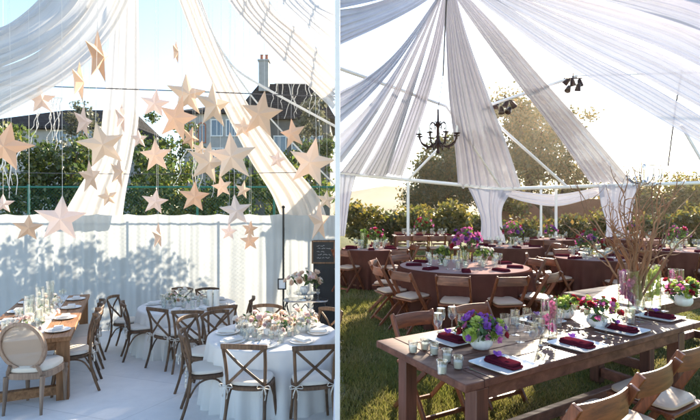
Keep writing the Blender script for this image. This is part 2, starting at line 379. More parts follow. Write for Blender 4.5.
# added white uprights standing in for the divider strip between the two venues, and the low wall that holds the lawn above the terrace
w = thing('divider_post', 'slim white post nearest the viewer, added as the strip dividing terrace from lawn', 'post', (WL*3.62, 3.62, 0), 0, 'white posts between the terrace and the lawn')
MB().box((0, 0, 1.45), (.037, .037, 5.9)).build('shaft', M['white_paint'], w, bevel=.002); MB().box((0, 0, 4.42), (.06, .06, .04)).build('cap', M['white_paint'], w)
for D, nm in ((4.5,'second'),(5.5,'third'),(6.5,'fourth'),(7.5,'fifth'),(8.5,'sixth'),(9.2,'seventh'),(10.98,'last')):
    o = MB().box((0, 0, 2.2), (.026, .026, 7.2)).build('divider_post', M['white_paint']); o.location = (WL*D, D, 0)
    tag(o, nm+' of the slim white posts standing in a row behind the nearest one', 'post', 'white posts between the terrace and the lawn')
b = MB(); A, B = V(WL*-6-.02, -6, 0), V(WL*10.9-.02, 10.9, 0)
for a, c in ((-6, -1), (-1, 3.6), (3.6, 7.5), (7.5, 10.9)): 
    vs = [V(WL*d-x, d, z) for d in (a, c) for x in (.034, .002) for z in (-1.3, lawn(d)-.004)]; b.add(vs, [(0,1,3,2),(4,6,7,5),(0,4,5,1),(2,3,7,6),(1,5,7,3)])
o = b.build('retaining_wall', M['white_paint'], smooth=False); tag(o, 'low white wall holding the lawn above the terrace', 'wall', kind='thing')

# ============================================================ LEFT VENUE
# curtain and its pole
def pleats(p0, p1, z0, z1, n, amp, seed):
    r = random.Random(seed); b = MB(); L = (p1-p0).length; nx = int(L*48); nz = 16; ph = r.uniform(0, 6)
    for j in range(nz+1):
        v = j/nz
        for i in range(nx+1):
            x = i/nx; s = x*L
            w_ = s+.16*sin(1.1*s+ph)+.09*sin(2.9*s+2*ph)+.03*sin(.7*s)*v; am = .35+.65*(.5+.5*sin(1.9*s+ph))*(.6+.4*sin(4.3*s+1.3))
            d = am*(sin(w_*2*PI*n)+.6*sin(w_*2*PI*n*.47+ph+.5*v))+.3*sin(w_*2*PI*n*2.3+2*sin(s*.9)+.6*v)+.07*sin(s*31+3*sin(s*2))
            p = p0+(p1-p0)*x; b.v.append((p.x, p.y+amp*d*(.5+.5*(1-v)), z0(s)+(z1-.03*abs(sin(PI*s/.62))*v**3-z0(s))*v))
    b.f = [(j*(nx+1)+i, j*(nx+1)+i+1, (j+1)*(nx+1)+i+1, (j+1)*(nx+1)+i) for j in range(nz) for i in range(nx)]; return b
zt = at(0, 214, 9.8).z
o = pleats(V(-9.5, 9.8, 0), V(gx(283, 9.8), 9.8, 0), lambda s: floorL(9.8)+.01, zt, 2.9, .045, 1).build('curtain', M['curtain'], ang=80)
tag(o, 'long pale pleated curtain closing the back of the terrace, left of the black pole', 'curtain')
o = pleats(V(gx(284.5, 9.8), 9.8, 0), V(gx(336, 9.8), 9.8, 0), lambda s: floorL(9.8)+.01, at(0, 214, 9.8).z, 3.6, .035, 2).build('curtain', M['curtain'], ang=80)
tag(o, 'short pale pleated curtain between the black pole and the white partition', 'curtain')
t = thing('pole', 'thin black pole at the joint of the two pale curtains', 'pole', (gx(283.5, 9.7), 9.68, floorL(9.7)))
MB().tube([(0,0,0), (0,0,zt-floorL(9.7)+.12)], .02, 10).build('shaft', M['black_metal'], t)
MB().lathe([(.13,0),(.13,.012),(.03,.03),(.02,.05)], 16).build('base', M['black_metal'], t)
MB().ball((0,0,zt-floorL(9.7)+.14), .035).build('finial', M['black_metal'], t)
p = at(282, 284, 9.6)
t = thing('framed_card', 'small framed white card hanging on the black pole', 'sign', p)
MB().box((0,.004,0), (.13,.006,.18)).build('card', M['porcelain'], t)
b = MB(); [b.box(c, s) for c, s in (((0,0,.1),(.17,.022,.022)), ((0,0,-.1),(.17,.022,.022)), ((-.075,0,0),(.022,.022,.178)), ((.075,0,0),(.022,.022,.178)))]; b.build('frame', M['black_metal'], t)
# chain-link fence
Df = 11.6; zf = at(0, 187, Df).z; z0 = floorL(10.9)-.1
t = thing('chain_link_fence', 'green chain-link fence showing above the pale curtain', 'fence', (-5, Df, 0))
b = MB(); X0, X1 = -10.5, gx(334, Df); st = .085
for sgn in (-1, 1):
    x = X0-2.5
    while x < X1+2.5:
        a, c = (x, z0) if sgn > 0 else (x+zf-z0, z0); e, f2 = (x+zf-z0, zf) if sgn > 0 else (x, zf)
        pa, pb = V(a+5, .004*sgn, c), V(e+5, .004*sgn, f2); u0, u1 = 0, 1; dx = pb.x-pa.x
        if dx:
            s0, s1 = sorted(((X0+5-pa.x)/dx, (X1+5-pa.x)/dx)); u0, u1 = max(0, s0), min(1, s1)
        if u1 > u0: b.tube([pa+(pb-pa)*u0, pa+(pb-pa)*u1], .0016, 3)
        x += st
b.build('wire_mesh', M['green_metal'], t, smooth=False)
MB().tube([(X0+5, 0, zf), (X1+5, 0, zf)], .022, 8).build('top_rail', M['green_metal'], t)
for px in (-60, 28, 112, 197, 274): MB().tube([(gx(px, Df)+5, .03, z0), (gx(px, Df)+5, .03, zf+.06)], .03, 8).build('post', M['green_metal'], t)

# hedge plants behind the fence, each bush its own
def bush(name, label, cat, px0, py0, px1, py1, D, depth, n, size, m, seed, group=None, k=40, spread=.45, ground=None):
    c = at((px0+px1)/2, py1, D); zb = gz(-1 if px1 < 338 else 1, D) if ground is None else ground
    t = thing(name, label, cat, (c.x, D, zb), 0, group); o0 = np.array([c.x, D, zb])
    cen = blob(px0, py0, px1, py1, D, depth, k, seed)-o0
    leafobj('foliage', cen, np.random.default_rng(seed).uniform(.5, 1.2, k)*spread, size, n, m, t, seed)
    b = MB(); r = random.Random(seed)
    for i in range(6):
        e = cen[r.randrange(k)]; b.tube(crv([(0,0,0), (e[0]*.3, e[1]*.3, e[2]*.5), tuple(e)], 6), [.05, .045, .04, .034, .028, .02, .01], 5)
    b.build('stem', M['bark'], t); return t
H = 'bushes behind the green fence'
bush('bush', 'bright green bush behind the fence at the far left', 'bush', -30, 118, 40, 230, 14, 1.6, 3200, .075, M['bright_leaf'], 1, H)
bush('bush', 'broad dark green bush behind the fence, right of the bright one', 'bush', 22, 140, 90, 235, 14.4, 1.6, 3600, .075, M['hedge_leaf'], 2, H)
bush('bush', 'yellow-green topped bush behind the hanging white cloth', 'bush', 60, 132, 112, 232, 15.2, 1.5, 2400, .075, M['bright_leaf'], 3, H)
bush('bush', 'dark green bush right of the hanging white cloth', 'bush', 122, 150, 172, 232, 14.6, 1.4, 2600, .07, M['hedge_leaf'], 4, H)
bush('bush', 'mixed green bush behind the cluster of large tan stars', 'bush', 160, 165, 215, 232, 14.2, 1.4, 2400, .07, M['bright_leaf'], 5, H)
bush('bush', 'low dark bush behind the fence under the slanting white cloth', 'bush', 205, 158, 268, 232, 14.5, 1.5, 2500, .07, M['hedge_leaf'], 6, H)
bush('bush', 'low green bush behind the fence next to the white partition', 'bush', 258, 162, 328, 232, 15, 1.5, 2300, .07, M['bright_leaf'], 8, H)
bush('olive_tree', 'grey-green olive tree rising in front of the left house', 'tree', 62, 104, 112, 190, 20, 1.6, 2600, .075, M['olive_leaf'], 9, None, 26)
bush('leafy_tree', 'dark leafy tree right of the hanging white cloth, behind the pink star', 'tree', 134, 112, 172, 200, 19, 1.6, 2600, .08, M['hedge_leaf'], 10, None, 26)
bush('olive_tree', 'gold-green olive tree before the dark roof of the right house, next to the partition', 'tree', 288, 94, 335, 150, 30, 2.2, 2600, .10, M['olive_leaf'], 19, None, 30)
bush('leafy_tree', 'rounded green tree before the dark house wall, left of the deep tan star pair', 'tree', 258, 138, 300, 196, 26, 2.0, 2600, .085, M['bright_leaf'], 21, None, 30)
bush('leafy_tree', 'green tree before the dark house wall, beside the white partition post', 'tree', 298, 128, 336, 196, 27, 2.0, 2400, .085, M['hedge_leaf'], 22, None, 30)
bush('leafy_tree', 'slender dark tree against the right house, between tan stars', 'tree', 160, 120, 200, 200, 22, 1.6, 1600, .08, M['hedge_leaf'], 11, None, 26)

# houses beyond
def house(name, label, D, x0, x1, ztop, rx0, rx1, rz, depth, roofm, slope=0, wm='stucco'):
    t = thing(name, label, 'house', ((x0+x1)/2, D, 0)); c = (x0+x1)/2
    MB().box((0, depth/2, (ztop-1)/2), (x1-x0, depth, ztop+1)).build('wall', M[wm], t)
    b = MB(); e = .5
    v = [(x0-c-e, -e, ztop), (x1-c+e if not slope else x1-c, -e, ztop), (x1-c+e if not slope else x1-c, depth+e, ztop), (x0-c-e, depth+e, ztop), (rx0-c, depth*.5, rz), (rx1-c, depth*.5, rz)]
    v += [(p[0], p[1], p[2]-.18) for p in v[:4]]
    b.add(v, [(0,1,5,4), (1,2,5), (2,3,4,5), (3,0,4), (6,7,1,0), (7,8,2,1), (8,9,3,2), (9,6,0,3), (9,8,7,6)])
    rf = b.build('roof', roofm, t, smooth=False); return t, rf, c
def win(t, x, z, w, h, arch=False, fm='white_paint'):
    f = MB(); f.box((x,-.03,z-h/2-.04), (w+.2,.12,.09)); f.box((x-w/2-.05,-.02,z), (.08,.08,h)); f.box((x+w/2+.05,-.02,z), (.08,.08,h)); f.box((x,-.02,z), (.05,.06,h))
    if arch: f.tube([(x+(w/2+.05)*cos(a), -.02, z+h/2+(w/2)*sin(a)) for a in [PI*i/10 for i in range(11)]], .06, 6)
    else: f.box((x,-.02,z+h/2+.05), (w+.2,.08,.09))
    o = f.build('window', M[fm], t); MB().box((x,.0,z), (w,.03,h)).build('pane', M['window'], o)
D = 34
Z = lambda py, d: CZ+(210-py)/F*d
t, rf, c = house('house', 'dark-roofed house over the hedge at the far left', D, gx(-40, D), gx(112, D), Z(127, D), gx(28, D), gx(104, D), Z(97, D), 9, M['roof'])
for px in (60, 78, 96): win(t, gx(px, D)-c, Z(140, D), .9, 1.2)
win(t, gx(10, D)-c, Z(142, D), .9, 1.2)
D = 44
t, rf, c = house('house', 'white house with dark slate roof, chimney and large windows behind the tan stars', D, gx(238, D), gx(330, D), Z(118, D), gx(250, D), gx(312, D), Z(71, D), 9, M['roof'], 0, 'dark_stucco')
ch = MB().box((gx(258, D)-c, 3.2, Z(67, D)), (.95, .8, 3.0)); ch.box((gx(258, D)-c, 3.2, Z(67, D)+1.5), (1.15, .95, .16))
ch = ch.build('chimney', M['stucco'], rf)
for dx in (-.24, .24): MB().lathe([(.16, 0), (.14, .5), (.18, .55)], 10, (gx(258, D)-c+dx, 3.2, Z(67, D)+1.58)).build('chimney_pot', M['terracotta'], ch)
for px in (262, 280, 298, 316): win(t, gx(px, D)-c, Z(146, D), 1.0, 1.7)
for px in (290, 312): win(t, gx(px, D)-c, Z(176, D), 1.2, 1.6)
D = 41
t, rf, c = house('house', 'pale flat-fronted house wing with arched windows and a balcony behind the tan stars', D, gx(184, D), gx(243, D), Z(112, D), gx(196, D), gx(232, D), Z(98, D), 7, M['roof'])
for px in (192, 202): win(t, gx(px, D)-c, Z(134, D), .5, 1.4, True, 'terracotta')
for px in (217, 232): win(t, gx(px, D)-c, Z(128, D), .85, 1.3); win(t, gx(px, D)-c, Z(160, D), .95, 1.9)
b = MB().box((gx(224, D)-c, -.5, Z(174, D)), (2.9, 1.0, .14))
for i in range(15): b.box((gx(224, D)-c-1.4+i*.2, -.96, Z(174, D)+.5), (.03, .03, .9))
b.box((gx(224, D)-c, -.96, Z(174, D)+.98), (2.9, .06, .06)); b.build('balcony', M['black_metal'], t)

# hanging white cloths
def drape(label, rows, m='drape', folds=6, amp=.5, seed=0, nu=60, group=None, cat='drape', name='drape', nv=44):
    R = [(at(*a), at(*b)) for a, b in rows]
    o = sheet(R, nu, nv, folds, amp, seed).build(name, M[m], ang=80); return tag(o, label, cat, group)
G = 'white cloths swagged over the terrace'
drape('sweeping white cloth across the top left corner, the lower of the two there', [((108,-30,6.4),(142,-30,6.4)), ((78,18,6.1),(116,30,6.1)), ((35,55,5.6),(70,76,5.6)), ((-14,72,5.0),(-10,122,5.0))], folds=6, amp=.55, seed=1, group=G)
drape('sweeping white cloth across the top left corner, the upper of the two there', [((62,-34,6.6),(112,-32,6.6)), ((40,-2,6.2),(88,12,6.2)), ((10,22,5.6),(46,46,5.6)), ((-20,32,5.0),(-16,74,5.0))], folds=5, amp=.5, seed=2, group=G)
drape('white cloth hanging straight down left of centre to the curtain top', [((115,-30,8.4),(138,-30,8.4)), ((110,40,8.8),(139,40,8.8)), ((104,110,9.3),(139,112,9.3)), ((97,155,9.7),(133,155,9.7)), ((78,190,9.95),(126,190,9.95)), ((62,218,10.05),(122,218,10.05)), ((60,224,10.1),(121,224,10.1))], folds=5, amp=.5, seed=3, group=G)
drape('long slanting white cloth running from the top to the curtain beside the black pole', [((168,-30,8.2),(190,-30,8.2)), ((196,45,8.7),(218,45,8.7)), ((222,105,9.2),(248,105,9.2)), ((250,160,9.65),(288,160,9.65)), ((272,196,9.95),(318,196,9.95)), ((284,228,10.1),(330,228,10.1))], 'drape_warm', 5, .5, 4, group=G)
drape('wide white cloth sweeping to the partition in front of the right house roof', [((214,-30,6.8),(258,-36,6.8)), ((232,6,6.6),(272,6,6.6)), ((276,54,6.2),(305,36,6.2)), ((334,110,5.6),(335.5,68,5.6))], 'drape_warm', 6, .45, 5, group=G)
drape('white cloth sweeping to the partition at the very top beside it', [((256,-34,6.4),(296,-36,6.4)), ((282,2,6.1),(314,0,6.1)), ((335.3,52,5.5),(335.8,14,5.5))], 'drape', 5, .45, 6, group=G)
def rope(name, label, cat, pts, r, m, n=40, group=None, seg=6):
    o = MB().tube(cr([at(*p) for p in pts], n), r, seg).build(name, M[m]); return tag(o, label, cat, group)
rope('rope', 'slack white rope slanting beside the long cloth down to the partition', 'rope', [(186,-30,7.6),(215,38,7.9),(247,90,8.2),(290,140,8.6),(336.4,186,9.2)], .014, 'string')
rope('rope', 'straight white rope from the chimney to the partition', 'rope', [(222,52,8),(245,76,8),(336.4,127,7.5)], .022, 'string')
rope('cable', 'dark wire stretched level across the upper stars', 'cable', [(-30,84,7.5),(150,90,7.5),(336.4,97,7.5)], .009, 'cable')
rope('cable', 'dark wire stretched level across the lower stars', 'cable', [(-30,172,9.2),(150,174,9.2),(336.6,172,9.2)], .007, 'cable')
for D in (4.5, 5.5, 6.5, 7.5):
    o = MB().tube([V(-9, D, 7.0), V(WL*D, D, 5.75)], .006, 5).build('cable', M['cable']); tag(o, 'overhead steel wire from which the stars hang', 'cable', 'overhead star wires')

# stars: px, py, radius px, turn in plane, yaw, distance, card, label
def star_mesh(seed):
    b = MB(); n = 10; r = random.Random(seed); v = []
    for i in range(n):
        a = PI/2+2*PI*i/n; k = (1 if i % 2 == 0 else .43)*r.uniform(.97, 1.03); v.append((k*cos(a), 0, k*sin(a)))
    v += [(0, -.22, 0), (0, .22, 0)]
    f = [(i, (i+1) % n, 10) for i in range(n)]+[((i+1) % n, i, 11) for i in range(n)]
    return b.add(v, f)
def star(px, py, R, rot, yaw, D, m, label, tilt=0):
    p = at(px, py, D); s = R*.89/F*D
    t = thing('paper_star', label, 'star', p, rad(yaw)+math.atan((350-px)/F), 'paper stars hanging over the terrace')
    b = star_mesh(px); b.move(Matrix.Rotation(rad(tilt), 4, 'X') @ Matrix.Rotation(rad(rot), 4, 'Y') @ Matrix.Scale(s, 4))
    b.build('star_body', M[m], t, smooth=False)
    q = V(0,0,s*.97); q = Matrix.Rotation(rad(tilt), 3, 'X') @ Matrix.Rotation(rad(rot), 3, 'Y') @ q
    k = -(6.25-.0)/1; ztop = 7.0+(p.x+9)/(WL*D+9)*(5.75-7.0)-p.z
    MB().tube([q, V(0, 0, ztop)], .0016, 4).build('string', M['string'], t)
for a in [
 (5,147,29,12,-15,4.5,'kraft_dark','large tan star at the far left edge, above a smaller one'),
 (41,100,17,-8,20,5.5,'pink_card','blush star before the dark roof of the left house'),
 (79,82,24,4,72,5.5,'kraft','narrow tan star seen edge-on left of the hanging cloth'),
 (98,57,31,-3,66,5.5,'kraft_dark','tall tan star seen nearly edge-on, highest of those before the hanging cloth'),
 (83,122,20,5,60,6.5,'pink_card','salmon star turned edge-on behind the big cream star'),
 (102,145,27,-14,8,4.5,'cream_card','big cream star in front of the hanging white cloth'),
 (121,118,18,6,68,6.5,'pink_card','narrow blush star on the right edge of the hanging cloth'),
 (90,177,20,-6,55,6.5,'kraft','narrow tan star below the big cream star'),
 (118,172,19,10,62,5.5,'kraft','edge-on tan star low on the right of the hanging cloth'),
 (155,104,17,6,-10,5.5,'pink_card','blush star against the sky right of the hanging cloth'),
 (156,156,20,-4,-25,5.5,'kraft','tan star against dark leaves right of the hanging cloth'),
 (155,202,15,8,10,6.5,'pink_card','blush star before the fence, above a narrow tan one'),
 (61,219,27,3,-8,4.5,'pink_card','large blush star low in front of the curtain on the left'),
 (3,204,12,0,15,6.5,'pink_card','small blush star cut by the left edge before the fence'),
 (28,228,16,4,10,5.5,'kraft_dark','small tan star low before the curtain above the long table'),
 (176,52,14,0,74,7.5,'kraft','small narrow tan star alone against the sky beside the slanting cloth'),
 (187,95,25,-3,28,5.5,'cream_card','cream star against the sky, above the orange-tan one'),
 (177,119,27,16,-38,4.5,'kraft_dark','orange-tan star turned aside left of the house with arched windows'),
 (213,106,27,-2,42,5.5,'cream_card','tall cream star turned aside before the house wing'),
 (232,157,29,-5,-12,4.5,'kraft','large tan star overlapping another before the house wing'),
 (207,163,25,10,30,5.5,'cream_card','cream-tan star partly behind the large tan star'),
 (261,115,28,10,-28,4.5,'kraft_dark','large deep tan star before the slanting cloth and dark roof'),
 (293,134,18,-8,-34,5.5,'kraft_dark','tilted deep tan star before the dark roof of the right house'),
 (311,163,29,12,-14,4.5,'kraft','large tan star before the slanting cloth next to the partition'),
 (194,197,18,4,10,5.5,'kraft_dark','deep tan star before the fence, lowest of the middle cluster'),
 (236,211,19,-6,12,5.5,'pink_card','blush star above the curtain top, left of the black pole'),
 (190,138,15,20,48,6.5,'kraft_dark','small twisted tan star in the middle of the cluster'),
 (229,232,10,4,-15,6.5,'pink_card','tiny pale pink star low before the curtain'),
 (250,229,10,8,20,7.5,'kraft_dark','tiny orange-tan star, upper of two before the curtain near the pole'),
 (250,241,12,-4,-18,6.5,'kraft_dark','small orange-tan star, lower of two before the curtain near the pole'),
 (319,222,24,2,58,5.5,'kraft','narrow tan star low between the black pole and the partition'),
 (326,200,12,6,20,7.5,'cream_card','small cream star beside the partition, under the slanting cloth'),
 (158,236,16,3,66,6.5,'kraft','narrow tan star low before the curtain, below a blush one'),
 (243,190,11,10,35,7.5,'cream_card','small cream star before the fence between larger ones'),
 (200,150,12,14,20,7.5,'cream_card','tiny cream star peeping between the two overlapping cluster stars'),
 (222,187,13,-10,-20,6.5,'kraft','small tan star below the large overlapping star, above the fence rail'),
 (277,160,11,8,15,7.5,'pink_card','tiny blush star before the slanting cloth, left of the large tan star there'),
 (108,197,12,-12,25,7.5,'cream_card','tiny cream star at the foot of the hanging cloth'),
 (243,128,13,5,-15,6.5,'kraft','small tan star before the house wing, left of the large deep tan star'),
 (139,139,11,-6,30,7.5,'pink_card','tiny blush star before the dark leafy tree right of the hanging cloth')]: star(*a)
# white twig garlands (pale squiggly strands) hanging from the wires
def strands(label, px, py, w, n, ln, D, seed):
    r = random.Random(seed); p = at(px, py, D); t = thing('twig_garland', label, 'garland', p); k = D/F
    for i in range(n):
        x = (i/(n-1)-.5)*w*k; l = r.uniform(.6, 1.1)*ln*k; P = [V(x, 0, 0)]; q = V(x, 0, 0)
        for j in range(7): q = q+V(r.uniform(-2.6, 2.6)*k-(.8*k), r.uniform(-2, 2)*k, -l/7); P.append(q)
        MB().tube(cr(P, 28), [.007-.004*j/28 for j in range(29)], 5).build('strand', M['string'], t)
    o = MB().tube([V(-w*k*.55, 0, .01), V(w*k*.55, 0, 0)], .008, 5).build('twig', M['string'], t)
    MB().tube([V(0,0,0), V(0, 0, 6.2-p.z)], .0016, 4).build('string', M['string'], t)
strands('pale twig garland dangling before the left house roof', 50, 98, 24, 8, 48, 6.5, 1)
strands('pale twig garland dangling at the far left below the large tan star', 8, 152, 22, 6, 48, 5.5, 2)
strands('pale twig garland dangling from the rope before the dark right roof', 300, 84, 46, 9, 36, 7.5, 3)
strands('pale twig garland dangling behind the middle cluster of stars', 200, 150, 26, 6, 50, 7.5, 4)
# ============================================================ CHAIRS
def mk_cross(cushion=True):
    t = thing('crossback_chair', 'x', 'chair')
    W_ = M['bent_wood']
    for s in (-1, 1):
        MB().tube(crv([(s*.205,-.29,0),(s*.19,-.215,.24),(s*.185,-.19,.46),(s*.195,-.205,.68),(s*.205,-.255,.865)], 16), .0165, 8).build('back_leg', W_, t)
        MB().tube(crv([(s*.20,.215,0),(s*.183,.185,.22),(s*.175,.165,.445)], 8), .016, 8).build('front_leg', W_, t)
    MB().slab([(.94,.43),(1,.438),(1,.462),(.95,.472)], .215, .205, (0,-.005,0), 3).build('seat', W_, t)
    P = crv([(-.225,-.245,.868),(-.12,-.29,.882),(0,-.305,.886),(.12,-.29,.882),(.225,-.245,.868)], 14)
    MB().bar(P, .024, .05).build('top_rail', W_, t, bevel=.006)
    for s in (-1, 1):
        MB().bar(crv([(s*-.187,-.192,.49),(s*-.07,-.222+s*.008,.60),(s*.06,-.262+s*.008,.73),(s*.195,-.25,.855)], 14), .013, .026).build('cross_bar', W_, t)
    for q in ([(-.18,.175,.25),(-.13,.178,.37),(0,.175,.425),(.13,.178,.37),(.18,.175,.25)], [(-.183,.175,.25),(-.18,.1,.39),(-.18,0,.425),(-.185,-.12,.38),(-.187,-.20,.25)], [(.183,.175,.25),(.18,.1,.39),(.18,0,.425),(.185,-.12,.38),(.187,-.20,.25)]):
        MB().tube(crv(q, 14), .0105, 6).build('arch_brace', W_, t)
    c = MB().slab([(.86,.473),(1,.482),(1.02,.497),(.97,.512),(.8,.519),(.3,.521)], .2, .19, (0,-.005,0), 3.2).build('cushion', M['cushion'], t)
    for s in (-1, 1):
        b = MB(); x0 = V(s*.187,-.215,.485)
        for q in ([(0,0,0),(.05,-.02,.02),(.065,-.02,-.012),(0,-.012,-.004)], [(0,0,0),(-.05,-.02,.025),(-.06,-.02,-.01),(0,-.012,-.004)], [(0,-.01,0),(.02,-.02,-.06),(.012,-.02,-.12)], [(0,-.01,0),(-.025,-.02,-.06),(-.03,-.02,-.10)]):
            b.bar([x0+p for p in crv(q, 10)], .016, .004)
        b.build('tie', M['cushion'], c)
    return Kind(t)
def mk_fold():
    t = thing('folding_chair', 'x', 'chair'); W_ = M['fold_wood']; WX = M['fold_wood_x']
    for s in (-1, 1):
        MB().bar(crv([(s*.205,.24,0),(s*.205,.06,.30),(s*.205,-.10,.56),(s*.205,-.235,.80)], 10), .022, .044, V(0,1,0)).build('side_post', W_, t, bevel=.004)
        MB().bar([(s*.178,-.26,0),(s*.178,-.03,.25),(s*.178,.17,.44)], .02, .036, V(0,1,0)).build('rear_leg', W_, t, bevel=.004)
    M4 = Matrix.Rotation(rad(3), 4, 'X')
    MB().box((0,.02,.435), (.37,.38,.022)).move(M4).build('seat', WX, t, bevel=.004)
    MB().slab([(.93,.447),(1,.455),(1,.468),(.93,.478)], .178, .182, (0,.03,0), 6).move(M4).build('seat_pad', M['pad'], t)
    P = crv([(-.194,-.205,.735),(-.1,-.228,.737),(0,-.236,.738),(.1,-.228,.737),(.194,-.205,.735)], 10)
    MB().sweep(P, [(-.008,-.055),(.008,-.055),(.008,.05),(.003,.058),(-.005,.058),(-.008,.05)]).build('back_rail', WX, t)
    MB().bar([(-.196,.18,.09),(.196,.18,.09)], .02, .03).build('stretcher', W_, t); MB().bar([(-.17,-.20,.07),(.17,-.20,.07)], .02, .03).build('stretcher', W_, t)
    return Kind(t)
def face(x, y, tx, ty): return math.atan2(-(tx-x), ty-y)
CB = mk_cross(); FC = mk_fold()
def cb(px, D, yaw, label, group=None, sc=1):
    x = gx(px, D); return CB.put((x, D, floorL(D)), rad(yaw), label, group, sc)
def fc(px, D, yaw, label, group=None, sc=1):
    x = gx(px, D); return FC.put((x, D, lawn(D)), rad(yaw), label, group, sc)

# ============================================================ TABLE WARE
def proto(name, cat, parts):
    t = thing(name, 'x', cat)
    for nm, mb, m in parts: mb.build(nm, M[m], t, ang=50)
    return Kind(t)
def L1(name, mb, m, cat): o = mb.build(name, M[m], ang=50); tag(o, 'x', cat); return Kind(o)
GLASS = L1('wine_glass', MB().lathe([(.034,0),(.034,.003),(.006,.008),(.004,.07),(.005,.082),(.026,.10),(.036,.13),(.034,.165),(.031,.19)], 14), 'glass', 'glass')
TUMBLER = L1('water_glass', MB().lathe([(.028,0),(.030,.004),(.034,.11),(.032,.11),(.027,.012),(0.0001,.012)], 14), 'glass', 'glass')
PLATE = L1('plate', MB().lathe([(.0001,.006),(.085,.006),(.10,.012),(.138,.020),(.138,.016),(.09,.0),(.0001,.0)], 28), 'porcelain', 'plate')
def napk(m): return MB().box((0,0,.009), (.10,.2,.018)).box((0,.004,.024), (.092,.19,.012)), m
NAPKIN = L1('napkin', napk('')[0], 'napkin', 'napkin'); WNAP = L1('napkin', napk('')[0], 'linen', 'napkin')
VOTIVE = proto('votive_candle', 'candle', [('holder', MB().lathe([(.026,0),(.028,.003),(.035,.085),(.033,.085),(.027,.008),(.0001,.008)], 18), 'glass'), ('wax', MB().lathe([(.0001,.009),(.025,.009),(.0285,.05),(.0001,.05)], 16), 'wax'), ('wick', MB().tube([(0,0,.05),(.001,0,.062)], .001, 5), 'black_metal')])
PILLAR = proto('pillar_candle', 'candle', [('wax', MB().lathe([(.034,0),(.035,.004),(.035,.20),(.030,.204),(.0001,.198)], 16), 'wax'), ('wick', MB().tube([(0,0,.198),(.001,0,.215)], .0014, 5), 'black_metal')])
HURR = proto('hurricane_candle', 'candle', [('glass_cylinder', MB().lathe([(.055,0),(.058,.005),(.058,.36),(.055,.36),(.054,.01),(.0001,.01)], 18), 'glass'), ('wax', MB().lathe([(.0001,.011),(.036,.011),(.036,.2),(.0001,.196)], 14), 'wax')])
SPL = proto('square_plate', 'plate', [('dish', MB().slab([(.80,0),(.84,.003),(1,.016),(1,.020),(.80,.008),(.1,.007)], .15, .15, e=14, n=64), 'porcelain'), ('napkin', MB().slab([(.96,.010),(1,.014),(1,.022),(.97,.026)], .05, .115, (0,0,0), 8).slab([(.96,.026),(1,.03),(1,.036),(.96,.040)], .048, .105, (.003,.005,0), 8), 'napkin')])
orch = bpy.data.objects.new('orchid', bloom(2, 'purple')); COL.objects.link(orch); orch.parent = SPL.root; orch.location = (-.01,.03,.05); orch.scale = (.045,)*3
orch = bpy.data.objects.new('orchid', bloom(2, 'ivory')); COL.objects.link(orch); orch.parent = SPL.root; orch.location = (.015,-.02,.048); orch.scale = (.022,)*3
KIDS.clear(); [kids(c) for c in bpy.data.objects if c.parent is None and c.type == 'EMPTY']
FORK = L1('fork', MB().bar([(0,-.1,.003),(0,.02,.003),(0,.05,.004)], .006, .002).bar([(-.009,.05,.004),(-.009,.09,.006)], .003, .002).bar([(0,.05,.004),(0,.09,.006)], .003, .002).bar([(.009,.05,.004),(.009,.09,.006)], .003, .002).box((0,.05,.004), (.022,.012,.002)), 'silver', 'cutlery')
KNIFE = L1('knife', MB().bar([(0,-.1,.003),(0,.0,.003)], .009, .004).bar([(0,0,.003),(.002,.1,.003)], .015, .002), 'silver', 'cutlery')

# ============================================================ LEFT FURNITURE
def cloth_table(name, label, x, y, z, r, h, m, nf=22, amp=.05, seed=0, top=None):
    rr = random.Random(seed); ph = rr.uniform(0, 6); n = 160; b = MB(); prof = [(0,h),(r*.5,h),(r*.97,h),(r*.995,h-.006),(r*1.003,h-.03)]
    for i in range(1, 9): prof.append((r*1.003, h-.03-(h-.03)*i/8))
    for k, (q, zz) in enumerate(prof):
        v = max(0, (k-4)/8)
        for j in range(n):
            a = 2*PI*j/n; d = 1+v**.8*(.07+amp*sin(nf*a+1.5*sin(3*a+ph)+ph)+.4*amp*sin(nf*.53*a*2+ph))
            b.v.append((q*d*cos(a), q*d*sin(a), zz+.004*(v == 1)))
    m_ = len(prof)
    for i in range(m_-1):
        for j in range(n):
            k = (j+1) % n; b.f.append((i*n+j, i*n+k, (i+1)*n+k, (i+1)*n+j))
    if top:
        t = thing(name, label, 'table', (x, y, z)); b.build('tablecloth', M[m], t, ang=60)
        MB().lathe([(.0001,h+.004),(r*.965,h+.004),(r*.965,h+.001)], 64).build('sky_lit_top', M[top], t); return t  # paler disc paints sky light on the cloth's top
    o = b.build(name, M[m], ang=60); o.location = (x, y, z); return tag(o, label, 'table')
T1 = (gx(273, 5.75), 5.75); T2 = (gx(188, 8.25), 8.25); HT = .75
cloth_table('round_table', 'round table under a white floor-length cloth, nearest on the terrace', *T1, floorL(5.75), .76, HT, 'linen', 24, .055, 1)
cloth_table('round_table', 'round table under a white floor-length cloth, further back near the curtain', *T2, floorL(8.25), .80, HT, 'linen', 26, .055, 2)
G = 'crossback chairs round the white tables'
N_ = 'nearer white round table'
cb(252, 4.80, -6, 'crossback chair turning its back before the left half of the nearest white table', G)
cb(312, 4.84, 12, 'crossback chair with its back to the viewer, beside the white partition', G, .98)
cb(209, 5.2, -72, 'crossback chair side-on at the left of the nearer white round table', G)
cb(227, 6.25, -128, 'crossback chair on the far left of the nearer white round table, facing the viewer', G)
cb(262, 6.75, 172, 'crossback chair on the far side of the nearer white round table, behind its flowers', G)
cb(318, 6.45, 140, 'crossback chair on the far right of the nearer white round table by the partition', G)
cb(128, 8.2, -88, 'crossback chair leftmost at the further white round table', G)
cb(142, 7.62, -62, 'crossback chair second from the left at the further white round table', G)
cb(171, 7.15, -28, 'crossback chair at the front of the further white table, third from the left', G)
